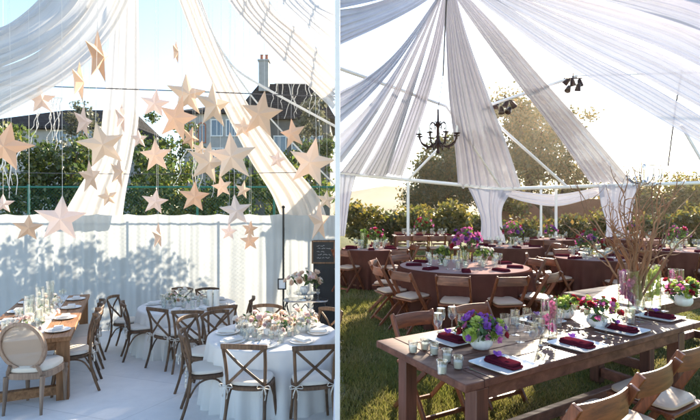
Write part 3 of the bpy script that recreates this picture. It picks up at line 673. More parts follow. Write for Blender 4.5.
cb(193, 6.95, 2, 'crossback chair with its back to the viewer at the further white round table', G)
cb(176, 9.2, 172, 'crossback chair on the far side of the further white round table, left one', G)
cb(208, 9.15, 200, 'crossback chair on the far side of the further white round table, right one', G)
cb(236, 8.0, 95, 'crossback chair on the right of the further white round table, behind the flowers', G)

cb(218, 7.35, 30, 'crossback chair at the front right of the further white round table', G); cb(205, 5.95, -105, 'crossback chair at the back left of the nearer white round table, facing right', G)
# long farm table at the far left
fa = V(gx(71, 5.6), 5.6); AX = V(-.42, .907); SD = V(-.907, -.42)
t = thing('farm_table', 'long warm oak farm table running back along the left edge of the terrace', 'table', (fa.x, fa.y, floorL(5.7)), math.atan2(.907, -.42)-0)
# local x runs along the table away from the viewer, local y to its left
LT, WT = 3.1, 1.0
b = MB()
for i in range(5): b.box((LT/2, (i+.5)*WT/5, .725), (LT, WT/5-.004, .05))
b.build('tabletop', M['farm_wood'], t, bevel=.004)
for x in (.10, LT-.1):
    for y in (.09, WT-.09): MB().box((x, y, .35), (.13, .13, .70)).build('leg', M['farm_wood_z'], t, bevel=.005)
    MB().box((x, WT/2, .645), (.06, WT-.31, .11)).build('apron', M['farm_wood'], t); MB().box((x, WT/2, .12), (.08, WT-.31, .10)).build('stretcher', M['farm_wood'], t)
MB().box((LT/2, WT-.08, .645), (LT-.34, .04, .11)).build('apron', M['farm_wood'], t); MB().box((LT/2, .08, .645), (LT-.34, .04, .11)).build('apron', M['farm_wood'], t)
FT = floorL(5.7)+.7505
def ft(u, v, z=0): p = fa+AX*u+SD*v; return V(p.x, p.y, FT+z)
FR = math.atan2(.907, -.42)
b = MB(); b.box((LT/2, .5, .003), (LT-.02, .36, .004)); o = b.build('table_runner', M['linen']); o.location = ft(0, 0); o.rotation_euler.z = FR; tag(o, 'white cloth runner down the middle of the long oak table', 'runner')
G = 'plates on the long oak table'
for i in range(4):
    for v in (.17, .83):
        PLATE.put(ft(.35+.75*i, v, 0), 0, 'white plate set on the long oak table', G)
        WNAP.put(ft(.35+.75*i, v, .0215), FR+PI/2, 'folded white napkin on a plate of the long oak table', 'napkins on the long oak table')
        for k in (0, 1, 2): GLASS.put(ft(.14+.75*i+.10*k, v+(.17 if v < .5 else -.17)+.03*(k % 2), 0), 0, 'stemmed glass on the long oak table', 'glasses on the long oak table')
for i, (u, v) in enumerate(((.55,.5),(.8,.42),(.95,.56),(1.5,.45),(1.7,.55),(2.3,.5))): HURR.put(ft(u, v, .005), 0, 'tall clear glass cylinder with white candle on the long oak table', 'hurricane candles on the long oak table')
for i, (u, lab) in enumerate(((.28,'low pink and ivory flowers at the near end of the long oak table'),(1.22,'low pink and ivory flowers in the middle of the long oak table'),(2.0,'low pink and ivory flowers towards the far end of the long oak table'))):
    t = thing('flower_arrangement', lab, 'flowers', ft(u, .5, .005), 0, 'flowers on the long oak table')
    MB().slab([(.7,0),(1,.02),(1,.06),(.9,.06)], .07, .07).build('bowl', M['porcelain'], t); bouquet(t, (0,0,.06), .17, .13, 24, [(1,'blush'),(1,'ivory'),(1,'ivory')], .056, 30+i, 20)
G = 'crossback chairs along the long oak table'
for i, nm in enumerate(('nearest crossback chair', 'second crossback chair', 'third crossback chair', 'farthest crossback chair')):
    p = fa+AX*(.42+.55*i)-SD*-.03; CB.put((p.x, p.y, floorL(p.y)), math.atan2(-SD.x, SD.y)+.12, nm+' drawn up along the long oak table, seen from the side', G, 1.0)
# oval-back chair at its end
t = thing('oval_back_chair', 'limed oak oval-back chair with cream seat at the end of the long oak table', 'chair', (gx(36, 5.36), 5.36, floorL(5.36)), rad(4)); t.scale = (1.04,)*3
W_ = M['lime_wood']
for s in (-1, 1):
    MB().tube(crv([(s*.185,-.245,0),(s*.18,-.225,.2),(s*.18,-.205,.40)], 8), [.013,.014,.016,.018,.020,.022,.024,.025,.026], 10).build('back_leg', W_, t)
    MB().lathe([(.013,0),(.016,.03),(.024,.30),(.030,.34),(.022,.36),(.03,.38),(.03,.41)], 12, (s*.2,.2,0)).build('front_leg', W_, t)
    MB().tube(crv([(s*.165,-.205,.42),(s*.15,-.215,.47),(s*.13,-.225,.52)], 6), .017, 8).build('back_support', W_, t)
MB().slab([(.95,.37),(1,.375),(1,.435),(.96,.44)], .245, .235, (0,0,0), 2.8).build('seat_frame', W_, t)
MB().slab([(.94,.44),(.98,.455),(.97,.485),(.85,.505),(.4,.512)], .24, .23, (0,.005,0), 2.8).build('seat', M['cushion'], t)
oc = lambda a, k=1: V(.215*k*cos(a), -.235-.055*sin(a)*k, .715+.245*k*sin(a))
MB().sweep([oc(2*PI*i/40) for i in range(41)], [(-.016,-.022),(.016,-.022),(.018,0),(.016,.022),(-.016,.022),(-.018,0)], V(0,-1,.2), cap=False).build('back_frame', W_, t)
b = MB(); b.v = [tuple(oc(0, 0))]+[tuple(oc(2*PI*i/40, .95)) for i in range(40)]; b.f = [(0, i+1, (i+1) % 40+1) for i in range(40)]
b.build('woven_back', cloth('cane_weave', (.42,.34,.27), .25, .18), t)
# flowers, glasses, plates of the two round tables
def setting(T, z, r, n, where, seed, glass=2, a0=0):
    for i in range(n):
        a = a0+2*PI*i/n; x, y = T[0]+r*.72*cos(a), T[1]+r*.72*sin(a)
        PLATE.put((x, y, z), 0, 'white plate set on the '+where, 'plates on the '+where); WNAP.put((x, y, z+.0215), a+PI/2, 'folded white napkin on a plate of the '+where, 'napkins on the '+where)
        for k in range(glass):
            aa = a+.22+.15*k; GLASS.put((T[0]+r*(.52-.04*k)*cos(aa), T[1]+r*(.52-.04*k)*sin(aa), z), 0, 'stemmed glass on the '+where, 'glasses on the '+where)
setting(T1, floorL(5.75)+HT+.001, .76, 8, 'nearer white round table', 1); setting(T2, floorL(8.25)+HT+.001, .80, 8, 'further white round table', 2)
def extras(T, r, z, n, where, seed):
    rr_ = random.Random(seed)
    for i in range(n):
        a = 2*PI*i/n+rr_.uniform(-.15,.15); q = r*rr_.uniform(.42,.60); TUMBLER.put((T[0]+q*cos(a), T[1]+q*sin(a), z), 0, 'straight water glass on the '+where, 'water glasses on the '+where, 1.1)
    for i in range(7):
        a = 2*PI*i/7+.3; VOTIVE.put((T[0]+r*.34*cos(a), T[1]+r*.34*sin(a), z), 0, 'small votive candle on the '+where, 'votives on the '+where, 1.0)
extras(T1, .76, floorL(5.75)+HT+.001, 11, 'nearer white round table', 5); extras(T2, .80, floorL(8.25)+HT+.001, 11, 'further white round table', 6)
def lowflowers(T, z, spots, where, seed):
    for i, (dx, dy, n, rr, lab) in enumerate(spots):
        t = thing('flower_arrangement', lab+' on the '+where, 'flowers', (T[0]+dx, T[1]+dy, z), 0, 'flowers on the '+where)
        MB().slab([(.75,0),(1,.03),(1,.09),(.9,.09)], rr*.6, rr*.6).build('bowl', M['porcelain'], t); bouquet(t, (0,0,.09), rr, rr*.75, n, [(1,'ivory'),(1,'ivory'),(1,'peach'),(1,'blush')], rr*.33, seed+i, 24)
lowflowers(T1, floorL(5.75)+HT+.001, [(-.30,.05,30,.17,'leftmost low mound of ivory and peach roses'),(.02,-.06,38,.20,'fullest low mound of ivory and peach roses'),(.34,.12,30,.17,'rightmost low mound of ivory and peach roses')], 'nearer white round table', 60)
lowflowers(T2, floorL(8.25)+HT+.001, [(-.14,-.1,30,.20,'larger mound of ivory roses'),(.3,.15,18,.14,'smaller mound of ivory roses')], 'further white round table', 70)
for dx, lab in ((.42,'left of two white pillar candles on the further white round table'),(.53,'right of two white pillar candles on the further white round table')): PILLAR.put((T2[0]+dx, T2[1]-.15, floorL(8.25)+HT+.001), 0, lab, None, 1.35)
# low flower table between the two (only its roses and cloth show)
# console with silver tray and rose bouquet
D = 8.7; z0 = floorL(D); x0 = gx(306, D)
t = thing('console_table', 'ornate dark console table with curled legs under the rose bouquet by the partition', 'table', (x0, D, z0)); ht = at(0, 299, D).z-z0
MB().slab([(.95,ht-.03),(1,ht-.025),(1,ht-.006),(.97,ht)], .40, .2, e=4).build('tabletop', M['silver'], t)
for sx in (-1, 1):
    for sy in (-1, 1):
        MB().tube(crv([(sx*.33,sy*.14,0),(sx*.37,sy*.16,.08),(sx*.27,sy*.12,ht*.4),(sx*.36,sy*.15,ht*.78),(sx*.33,sy*.14,ht-.03)], 18), .014, 7).build('leg', M['black_metal'], t)
b = MB()
for s in (-1, 1): b.tube(crv([(0,-.16,ht-.06),(s*.1,-.16,ht-.16),(s*.22,-.16,ht-.10),(s*.15,-.16,ht-.05),(s*.12,-.16,ht-.10)], 20), .009, 6)
b.build('scrollwork', M['black_metal'], t)
zz = z0+ht+.001
t = thing('tray_stand', 'silver two-tier tray on the ornate console, under the rose bouquet', 'stand', (x0-.02, D, zz)); MB().lathe([(.0001,0),(.11,0),(.11,.012),(.025,.03),(.018,.06),(.02,.09),(.20,.10),(.215,.115),(.20,.108),(.0001,.105)], 24).build('pedestal', M['silver'], t)
t = thing('rose_bouquet', 'tall bouquet of peach and ivory roses on the silver tray by the chalkboard', 'flowers', (x0-.03, D, zz+.106)); MB().lathe([(.05,0),(.075,.03),(.08,.09),(.07,.12),(.064,.12),(.06,.02),(.0001,.02)], 18).build('vase', M['porcelain'], t)
bouquet(t, (0,0,.20), .27, .19, 30, [(1,'peach'),(1,'peach'),(1,'ivory'),(1,'blush')], .095, 90, 45)
for i in range(5): GLASS.put((x0-.30+.13*i+(.04 if i % 2 else 0), D-.12+.02*i, zz), 0, 'glass on the ornate console under the bouquet', 'glasses on the console')
# black screen and chalkboard
D = 9.35; t = thing('display_panel', 'tall black display panel standing against the partition', 'panel', (gx(324.5, D), D, floorL(D)))
hp = at(0, 240, D).z-floorL(D); MB().box((0,.02,hp/2), (.44,.03,hp)).build('board', M['chalkboard'], t, bevel=.004)
for s in (-1, 1): MB().box((s*.19,.12,.012), (.05,.30,.024)).build('foot', M['black_metal'], t)
t = thing('chalkboard_sign', 'small chalkboard with pale chalk writing hung on the black panel', 'sign', at(323.5, 252, 9.33))
MB().box((0,0,0), (.42,.012,.40)).build('slate', M['chalkboard'], t)
b = MB(); [b.box(c, s) for c, s in (((0,-.006,.21),(.46,.028,.03)), ((0,-.006,-.21),(.46,.028,.03)), ((-.215,-.006,0),(.03,.028,.39)), ((.215,-.006,0),(.03,.028,.39)))]; b.build('frame', M['bent_wood'], t)
b = MB(); r = random.Random(4)
for i, (x1, zc) in enumerate(((-.06,.12),(.08,.07),(-.02,.01),(.12,-.05),(.05,-.11))):
    x = -.13+.02*(i % 2)
    while x < x1+.04:
        l = r.uniform(.04,.09); k = int(l/.008); b.tube([V(x+l*j/k, -.009, zc+r.uniform(-.012,.012)) for j in range(k+1)], .0022, 4); x += l+.022
b.build('lettering', M['chalk'], t)
# ============================================================ RIGHT VENUE: tent
EAVE = at(0, 182, 13).z
t = thing('pipe_tent', 'white pipe frame of the open tent over the lawn, with posts, eaves and braces', 'tent', (3, 13, 0))
def pp(*a): return at(*a)-V(3, 13, 0)
def pipe(name, a, b, r=.034): return MB().tube([pp(*a), pp(*b)], r, 10).build(name, M['white_paint'], t)
pipe('eave_beam', (338,173,13), (501,189,13), .05); pipe('eave_beam', (501,189,13), (760,181,13), .05)
pipe('rafter', (338.5,68,8.5), (446,106,11), .036); pipe('rafter', (446,106,11), (501,188,13), .028)
pipe('rafter', (484,107,11), (577,76,9.5), .032); pipe('rafter', (577,76,9.5), (760,71,9), .014)
pipe('rafter', (490,118,12), (566,186,13), .038)
pipe('brace', (408,180,13), (437,150,12.4), .034); pipe('brace', (681,125,11), (706,168,11), .036)
for px, D in ((408,13), (556,13.2), (541,15.5)): pipe('post', (px, 182, D), (px, 210+(CZ-lawn(D))/D*F+.5, D), .038)
G = 'white tent cloths fanning from the peak'
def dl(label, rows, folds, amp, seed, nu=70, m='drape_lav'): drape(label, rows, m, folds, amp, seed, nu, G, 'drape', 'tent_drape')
A = (447, -14, 7)
dl('wide shaded tent cloth sweeping from the peak to the partition, lowest at upper left', [((424,-22,7),(446,-12,7)), ((395,-4,6.6),(416,8,6.6)), ((365,6,6),(382,26,6)), ((337.6,10,5.3),(337.4,46,5.3))], 7, .55, 21)
dl('shaded tent cloth running along the top edge to the partition', [((396,-40,7),(428,-24,7)), ((366,-22,6.4),(396,-4,6.4)), ((337.4,-18,5.3),(337.6,9,5.3))], 5, .5, 22)
def fan(lab, a, b, D, seed, f):
    R0, R1 = at(*a), at(*b); A0, A1 = at(438+seed % 5, -9, 7.2), at(446, -9, 7.2); rows = []
    for k in range(5):
        v = k/4; sg = V(0, 0, -.22*sin(PI*v)); w_ = v**.8; l_, h_ = A0.lerp(R0, v)+sg, A1.lerp(R1, v)+sg; m_ = (l_+h_)/2; rows.append((m_+(l_-m_)*(.25+.75*w_)*1.0, m_+(h_-m_)*(.25+.75*w_)))
    o = sheet(rows, 54, 44, f, .6, seed).build('tent_drape', M['drape_lav'], ang=80); tag(o, lab, 'drape', G)
fan('tent cloth of the left fan reaching the row of white posts highest up', (338.6, 92, 6.5), (339.0, 124, 6.5), 0, 50, 4)
fan('tent cloth of the left fan reaching the row of white posts lower down', (338.6, 134, 9.2), (339.4, 164, 9.2), 0, 51, 4)
fan('tent cloth of the left fan ending on the eave nearest the white posts', (339.5, 173, 13.05), (359, 174.5, 13.05), 0, 52, 4)
fan('tent cloth of the left fan ending on the eave, farthest from the white posts', (362, 174.5, 13.05), (386, 177, 13.05), 0, 53, 5)
dl('narrow tent cloth between the broad left fan and the peak rod', [((444,-10,7.2),(449,-10,7.2)), ((430,50,8.6),(440,52,8.6)), ((412,104,10.4),(426,106,10.4)), ((386,174,13.0),(402,177,13.0))], 4, .5, 33)
dl('broad tent cloth falling from the peak straight down to the eave in the middle', [((446,-10,7.2),(455,-10,7.2)), ((446,40,8.3),(468,38,8.3)), ((449,100,10.2),(489,96,10.2)), ((455,150,12),(508,148,12)), ((458,187,13.05),(522,190,13.05))], 9, .6, 24, 110)
dl('tail of the middle tent cloth hanging below the eave', [((468,188,12.92),(512,191,12.92)), ((476,205,12.9),(503,206,12.9)), ((481,222,12.9),(502,222,12.9)), ((479,243,12.9),(506,243,12.9))], 5, .6, 25, 60)
dl('slender tent cloth slanting from the peak down right to the eave beside the sun', [((450,-10,7.2),(459,-12,7.2)), ((482,36,8),(500,30,8)), ((516,82,9.4),(540,76,9.4)), ((556,134,11.4),(588,130,11.4)), ((590,183,13.05),(634,184,13.05))], 7, .55, 26, 90)
dl('tail of the slender tent cloth hanging below the eave behind the willow', [((597,185,12.92),(640,185,12.92)), ((600,205,12.9),(634,205,12.9)), ((606,226,12.9),(632,226,12.9)), ((602,250,12.9),(636,250,12.9))], 5, .6, 27, 60)
for i, (r0, r1, r2, r3, lab) in enumerate([
  (((462,-12,7),(474,-16,7)), ((548,52,6.8),(566,42,6.8)), ((630,102,6.4),(648,84,6.4)), ((730,160,6),(730,134,6)), 'lowest of the tent cloths sweeping from the peak to the right edge'),
  (((470,-14,7),(486,-18,7)), ((570,40,6.8),(590,25,6.8)), ((650,80,6.4),(668,56,6.4)), ((730,124,6),(730,90,6)), 'second lowest tent cloth sweeping from the peak to the right edge'),
  (((482,-16,7),(502,-22,7)), ((590,22,6.7),(608,2,6.7)), ((664,50,6.3),(680,20,6.3)), ((730,82,5.9),(730,46,5.9)), 'third lowest tent cloth sweeping from the peak to the right edge'),
  (((498,-20,6.8),(520,-28,6.8)), ((600,0,6.5),(622,-18,6.5)), ((670,20,6.1),(690,-8,6.1)), ((730,42,5.7),(730,10,5.7)), 'tent cloth along the top right, just above the third sweep'),
  (((520,-30,6.6),(560,-44,6.6)), ((610,-18,6.3),(650,-40,6.3)), ((730,12,5.5),(730,-24,5.5)), ((760,20,5.4),(760,-20,5.4)), 'topmost tent cloth cut by the upper right edge')]):
    dl(lab, [r0, r1, r2, r3], 6, .5, 40+i, 70)
dl('loose white cloth swagged in a shallow arc under the eave below the sun', [((498,187,13.1),(499,193,13.1)), ((525,192,13.4),(525,202,13.4)), ((560,194,13.4),(560,206,13.4)), ((604,186,13.1),(604,194,13.1))], 4, .5, 28, 30)
dl('white cloth gathered at the eave beside the partition', [((338.6,174,12.9),(356,176,12.9)), ((338.8,200,12.85),(350,200,12.85)), ((339,236,12.85),(345,236,12.85))], 3, .6, 29, 30)
o = MB().tube([at(447,-14,7), at(443,76,8)], .012, 8).build('rod', M['cable']); tag(o, 'thin dark rod hanging from the tent peak above the chandelier', 'rod')
o = MB().tube([at(447,-30,7), V(gx(447,7), 7, 6.4)], .03, 8)
# chandelier
p = at(438, 134, 8.2); k = 8.2/F
t = thing('chandelier', 'dark iron chandelier with curled arms and crystal drops under the tent peak', 'chandelier', p)
MB().lathe([(.01,-.34),(.035,-.31),(.02,-.25),(.06,-.16),(.03,-.08),(.025,.1),(.05,.16),(.02,.22),(.015,.42)], 12).build('stem', M['iron'], t)
MB().tube([V(0,0,.42), at(443,76,8)-p], .006, 6).build('chain', M['iron'], t)
for i in range(8):
    a = 2*PI*i/8+.2; R = Matrix.Rotation(a, 3, 'Z')
    b = MB().tube([R @ q for q in crv([(.02,0,-.12),(.14,0,-.22),(.29,0,-.16),(.34,0,-.03)], 14)], .012, 6)
    b.lathe([(.0001,-.03),(.05,-.015),(.055,0),(.015,.0)], 10, tuple(R @ V(.34,0,-.01)))
    ar = b.build('arm', M['iron'], t)
    MB().lathe([(.012,0),(.014,.11),(.0001,.13)], 8, tuple(R @ V(.34,0,-.01))).build('candle', M['wax'], ar)
    [MB().ball(tuple(R @ V(*q)), rr_, 8, 5, 1.6).build('crystal_drop', M['iron'], ar) for q, rr_ in (((.34,0,-.055), .018), ((.2,0,-.235), .016))]
    MB().tube([R @ q for q in crv([(.02,0,.12),(.10,0,.20),(.15,0,.13),(.11,0,.08)], 12)], .008, 5).build('scroll', M['iron'], t)
def lampset(label, px, py, D, s, seed):
    p = at(px, py, D); t = thing('lamp_cluster', label, 'lamp', p); r = random.Random(seed)
    MB().tube([V(-.36*s,0,.22*s), V(.36*s,0,.22*s)], .025*s, 8).build('bar', M['iron'], t); MB().tube([V(0,0,.22*s), V(0,0,.42*s)], .025*s, 8).build('clamp', M['iron'], t)
    for i in range(5):
        x = (-.30+.15*i)*s; q = Matrix.Rotation(r.uniform(-.6,.6), 4, 'X') @ Matrix.Rotation(r.uniform(-.7,.7), 4, 'Y')
        h = MB().lathe([(.03*s,.16*s),(.075*s,.12*s),(.11*s,-.06*s),(.125*s,-.14*s),(.105*s,-.13*s),(.0001,-.08*s)], 12).move(Matrix.Translation(V(x,r.uniform(-.15,.15)*s,(.06-.22*(i%2))*s)) @ q).build('lamp_head', M['iron'], t)
lampset('small dark lamp cluster clamped to the pipe left of the sun', 505, 106, 11, .58, 1)
lampset('dark lamp cluster on the pipe high right of the sun', 573, 84, 9.4, .5, 2)
p = at(644, 176, 8.5); t = thing('chandelier', 'pale crystal chandelier hanging on a slanting chain above the willow branches', 'chandelier', p)
MB().lathe([(.01,-.2),(.02,-.1),(.015,.1),(.03,.18),(.01,.22)], 10).build('stem', M['silver'], t)
for i in range(8):
    a = 2*PI*i/8; R = Matrix.Rotation(a, 3, 'Z'); ar = MB().tube([R @ q for q in crv([(.015,0,-.08),(.12,0,-.13),(.24,0,-.06),(.27,0,.02)], 10)], .013, 5).build('arm', M['silver'], t)
    [MB().ball(tuple(R @ V(*q)), rr_, 8, 5, 1.6).build('crystal_drop', M['crystal'], ar) for q, rr_ in (((.27,0,-.03), .025), ((.17,0,-.15), .02), ((.06,0,-.13), .02))]
    MB().lathe([(.011,.02),(.011,.12),(.0001,.13)], 8, tuple(R @ V(.27,0,0))).build('candle', M['wax'], ar)
MB().tube([V(0,0,.2), at(668,166,8.4)-p, at(676,104,8)-p, at(682,70,7.6)-p], .011, 6).build('chain', M['iron'], t)

# ============================================================ trees and shrubs beyond the lawn
def tree(name, label, px, D, crown, n, size, m, seed, k=60, spread=.9, r=.18, lean=0, group=None, extra=()):
    f = D/22; D0 = D; spread *= f; size *= f; r *= f; x = gx(px, D); z = gz(1, D); t = thing(name, label, 'tree', (x, D, z), 0, group); o0 = np.array([x, D, z])
    cen = np.concatenate([blob(*c, D, dp*f, kk, seed+i) for i, (c, dp, kk) in enumerate([(crown, 4, k)]+list(extra))])-o0
    g = np.random.default_rng(seed); leafobj('crown', cen, g.uniform(.5, 1.2, len(cen))*spread, size*.62, int(n*2.1), m, t, seed)
    b = MB(); c = cen.mean(0); top = V(*c)
    b.tube(crv([(0,0,-.1), (c[0]*.3+lean, c[1]*.3, c[2]*.4), tuple(top)], 10), [r*(1.15-.075*i) for i in range(11)], 9)
    rr = random.Random(seed)
    for i in range(16):
        e = V(*cen[rr.randrange(len(cen))]); s = V(c[0]*.3+lean, c[1]*.3, c[2]*.4).lerp(top, rr.random()*.8); mid = s.lerp(e, .5)+V(rr.uniform(-.3,.3), rr.uniform(-.3,.3), rr.uniform(0,.4))
        b.tube(crv([tuple(s), tuple(mid), tuple(e)], 8), [r*.42*(1-.1*j) for j in range(9)], 6)
    b.build('trunk', M['bark'], t); return t
tree('oak_tree', 'dense dark green tree seen between the two big tent cloths', 448, 46, (420,134,482,214), 9000, .12, M['oak_leaf'], 11, 70, .75, .22, extra=[((408,160,440,224), 3, 26)])
tree('oak_tree', 'tall golden-lit tree in front of the low sun', 525, 60, (486,106,566,196), 8200, .13, M['rust_leaf'], 12, 64, .8, .26, extra=[((494,92,532,130), 2.5, 16),((560,166,600,206), 2.5, 14)])
tree('thin_tree', 'sparse tree whose crown shows above the slender slanting cloth', 566, 62, (550,104,584,134), 420, .12, M['rust_leaf'], 15, 14, .5, .10)
tree('oak_tree', 'rounded golden tree standing right of the willow branches', 683, 42, (655,176,730,236), 5200, .13, M['autumn_leaf'], 14, 50, .8, .2)
tree('oak_tree', 'orange-brown tree behind the willow branches', 628, 44, (596,182,662,236), 4600, .13, M['rust_leaf'], 16, 46, .8, .2)
tree('thin_tree', 'slim tree trunk with few leaves low behind the middle tent cloth', 497, 30, (478,182,520,222), 1700, .11, M['autumn_leaf'], 17, 30, .6, .12)
t = thing('fallen_trunk', 'bare tree trunk leaning across the red bank', 'trunk', at(540, 222, 24)); b = MB(); b.tube(crv([(-1.2,0,1.6),(.2,0,.7),(1.2,.1,-.6)], 10), [.10+.02*i for i in range(11)], 9); b.build('trunk', M['bark'], t); MB().tube(crv([(.2,0,.6),(.9,0,1.0),(1.2,0,1.9)], 8), [.13-.01*i for i in range(9)], 7).build('branch', M['bark'], t)
SH = 'shrubs along the far side of the lawn'
for i, (px0, py0, px1, py1, D, m, lab) in enumerate([
  (341,203,380,240,19,'autumn_leaf','yellow-lit shrub next to the partition at the edge of the lawn'),(372,212,410,240,20,'oak_leaf','low green shrub second from the partition'),(400,206,438,240,19,'autumn_leaf','golden shrub behind the left tent post'),
  (436,206,470,240,18.5,'autumn_leaf','broad golden shrub under the dense dark tree'),(474,216,503,240,19.5,'oak_leaf','dark shrub behind the middle cloth tail'),(506,222,540,242,18.5,'rust_leaf','reddish shrub at the foot of the earth bank, left'),
  (548,220,584,242,19,'rust_leaf','reddish shrub at the foot of the earth bank, right'),(588,212,628,240,19.5,'autumn_leaf','golden shrub behind the willow branches'),(634,216,668,240,19,'oak_leaf','green shrub right of the willow branches'),(668,208,716,240,19,'autumn_leaf','golden shrub at the right edge of the lawn')]):
    bush('shrub', lab, 'shrub', px0, py0, px1, py1, D, 1.8, 2300, .085, M[m], 200+i, SH, 26, .5)

# ============================================================ RIGHT TABLES
def zt_(D): return lawn(D)+.756
def rtable(label, px, D, r, seed, top=None): return cloth_table('round_table', label, gx(px, D), D, lawn(D), r, .75, 'plum_linen', 26, .055, seed, top)
R1 = (gx(463, 7.25), 7.25); R2 = (.42, 9.9); R4 = (gx(592, 8.3), 8.3); R5 = (gx(690, 9.6), 9.6); R6 = (gx(551, 12.3), 12.3); R7 = (gx(508, 10.4), 10.4); R8 = (gx(632, 12.4), 12.4)
W1, W2, W4, W5, W6, W7, W8 = 'plum round table in the middle of the lawn', 'plum round table beside the partition', 'plum round table behind the willow branches', 'plum round table at the right edge', 'small far plum round table below the earth bank', 'plum round table behind the middle one', 'far plum round table right of the cloth tail'
rtable('large round table with plum cloth and paler sky-lit top in the middle of the lawn', 463, 7.25, .98, 5, 'taupe_linen')
cloth_table('round_table', 'plum-draped round table beside the partition', *R2, lawn(9.9), .60, .75, 'plum_linen', 20, .055, 6, 'taupe_linen')
rtable('plum-draped round table behind the willow branches', 592, 8.3, .62, 7, 'taupe_linen'); rtable('plum-draped round table at the right edge of the lawn', 690, 9.6, .85, 8, 'taupe_linen')
rtable('small far plum-draped round table below the earth bank', 551, 12.3, .62, 9, 'taupe_linen'); rtable('plum-draped round table just behind the middle one', 508, 10.4, .72, 10, 'taupe_linen'); rtable('far plum-draped round table right of the cloth tail', 632, 12.4, .7, 11, 'taupe_linen')
t = thing('long_table', 'long dark wooden table with a row of chairs at the far side of the lawn', 'table', (gx(424, 13.6), 13.6, lawn(13.6)))
b = MB(); [b.box((0, -.36+.18*i, .735), (1.75, .176, .03)) for i in range(5)]; b.build('tabletop', M['dark_wood'], t)
for sx in (-1, 1):
    for sy in (-1, 1): MB().box((sx*.8, sy*.36, .36), (.07, .07, .72)).build('leg', M['dark_wood_z'], t)
MB().box((0,-.40,.665), (1.52,.03,.11)).build('apron', M['dark_wood'], t)
def around(T, px_yaw): pass
def fct(T, r, angs, labels, group):
    for a, lab in zip(angs, labels):
        x, y = T[0]+r*cos(rad(a)), T[1]+r*sin(rad(a)); FC.put((x, y, lawn(y)), face(x, y, *T)+rad(random.uniform(-7, 7)), lab, group)
G = 'wooden folding chairs round the plum tables'
fct(R1, 1.17, (252, 283, 312, 222, 198, 165, 128, 62, 22), ('left one of two folding chairs turning their backs in front of the large plum table','right one of two folding chairs turning their backs in front of the large plum table','folding chair at the front right of the large plum table, seen at an angle','folding chair side-on at the left front of the large plum table','folding chair leftmost at the large plum table','folding chair at the back left of the large plum table','folding chair behind the large plum table, left of its flowers','folding chair behind the large plum table, right of its flowers','folding chair at the right of the large plum table, facing left'), G)
fct(R2, .80, (300, 235, 20, 75), ('folding chair in front of the plum table by the partition, right one','folding chair in front of the plum table by the partition, left one','folding chair at the right of the plum table by the partition','folding chair behind the plum table by the partition'), G)
fct(R4, .84, (272, 205, 165, 330, 90), ('folding chair in front of the table behind the willow','folding chair at the left of the table behind the willow, nearer','folding chair at the left of the table behind the willow, further','folding chair at the right of the table behind the willow','folding chair on the far side of the table behind the willow'), G)
fct(R5, 1.06, (250, 285, 200, 140, 100), ('folding chair in front of the right-edge plum table, left one','folding chair in front of the right-edge plum table, right one','folding chair at the left of the right-edge plum table','folding chair behind the right-edge plum table, left one','folding chair behind the right-edge plum table, right one'), G)
fct(R6, .84, (250, 300, 190, 20), ('folding chair in front of the small far plum table, left one','folding chair in front of the small far plum table, right one','folding chair left of the small far plum table','folding chair right of the small far plum table'), G)
fct(R7, .93, (340, 10, 215, 90), ('folding chair right of the table behind the middle one, nearer','folding chair right of the table behind the middle one, further','folding chair left of the table behind the middle one','folding chair behind the table behind the middle one'), G)
fct(R8, .92, (260, 200, 320), ('folding chair in front of the far plum table right of the cloth tail','folding chair left of the far plum table right of the cloth tail','folding chair right of the far plum table right of the cloth tail'), G)
for i, nm in enumerate(('leftmost', 'second from left', 'third from left', 'rightmost')): FC.put((gx(424, 13.6)-.66+.44*i, 12.95, lawn(12.95)), rad(random.uniform(-6, 6)), nm+' of the folding chairs in front of the far long table', 'folding chairs at the far long table')
for i, nm in enumerate(('leftmost', 'middle', 'rightmost')): FC.put((gx(424, 13.6)-.55+.55*i, 14.3, lawn(14.3)), PI, nm+' of the folding chairs behind the far long table', 'folding chairs behind the far long table')
# settings
def rset(T, r, n, where, gl=2, vot=4):
    z = zt_(T[1])
    for i in range(n):
        a = 2*PI*(i+.5)/n; x, y = T[0]+r*.76*cos(a), T[1]+r*.76*sin(a)
        NAPKIN.put((x, y, z), a+PI/2, 'folded burgundy napkin on the '+where, 'napkins on the '+where, 1.15)
        for k in range(gl):
            aa = a+.25+.16*k; GLASS.put((T[0]+r*(.56-.05*k)*cos(aa), T[1]+r*(.56-.05*k)*sin(aa), z), 0, 'stemmed glass on the '+where, 'glasses on the '+where)
        if i % 2 == 0: TUMBLER.put((T[0]+r*.5*cos(a-.2), T[1]+r*.5*sin(a-.2), z), 0, 'water tumbler on the '+where, 'tumblers on the '+where)
    for i in range(vot):
        a = 2*PI*i/vot+.4; VOTIVE.put((T[0]+r*.32*cos(a), T[1]+r*.32*sin(a), z), 0, 'clear glass votive candle on the '+where, 'votives on the '+where, 1.1)
rset(R1, .98, 9, W1, 2, 6); rset(R2, .6, 6, W2); rset(R4, .62, 6, W4); rset(R5, .85, 8, W5); rset(R6, .62, 5, W6, 1, 3); rset(R7, .72, 6, W7); rset(R8, .7, 5, W8, 1, 3)
rset((gx(424,13.6)-.4, 13.6), .38, 5, 'left half of the far long table', 1, 3); rset((gx(424,13.6)+.4, 13.6), .38, 5, 'right half of the far long table', 1, 3)
MIX = [(2,'magenta'),(2,'magenta'),(1,'purple'),(1,'crimson')]
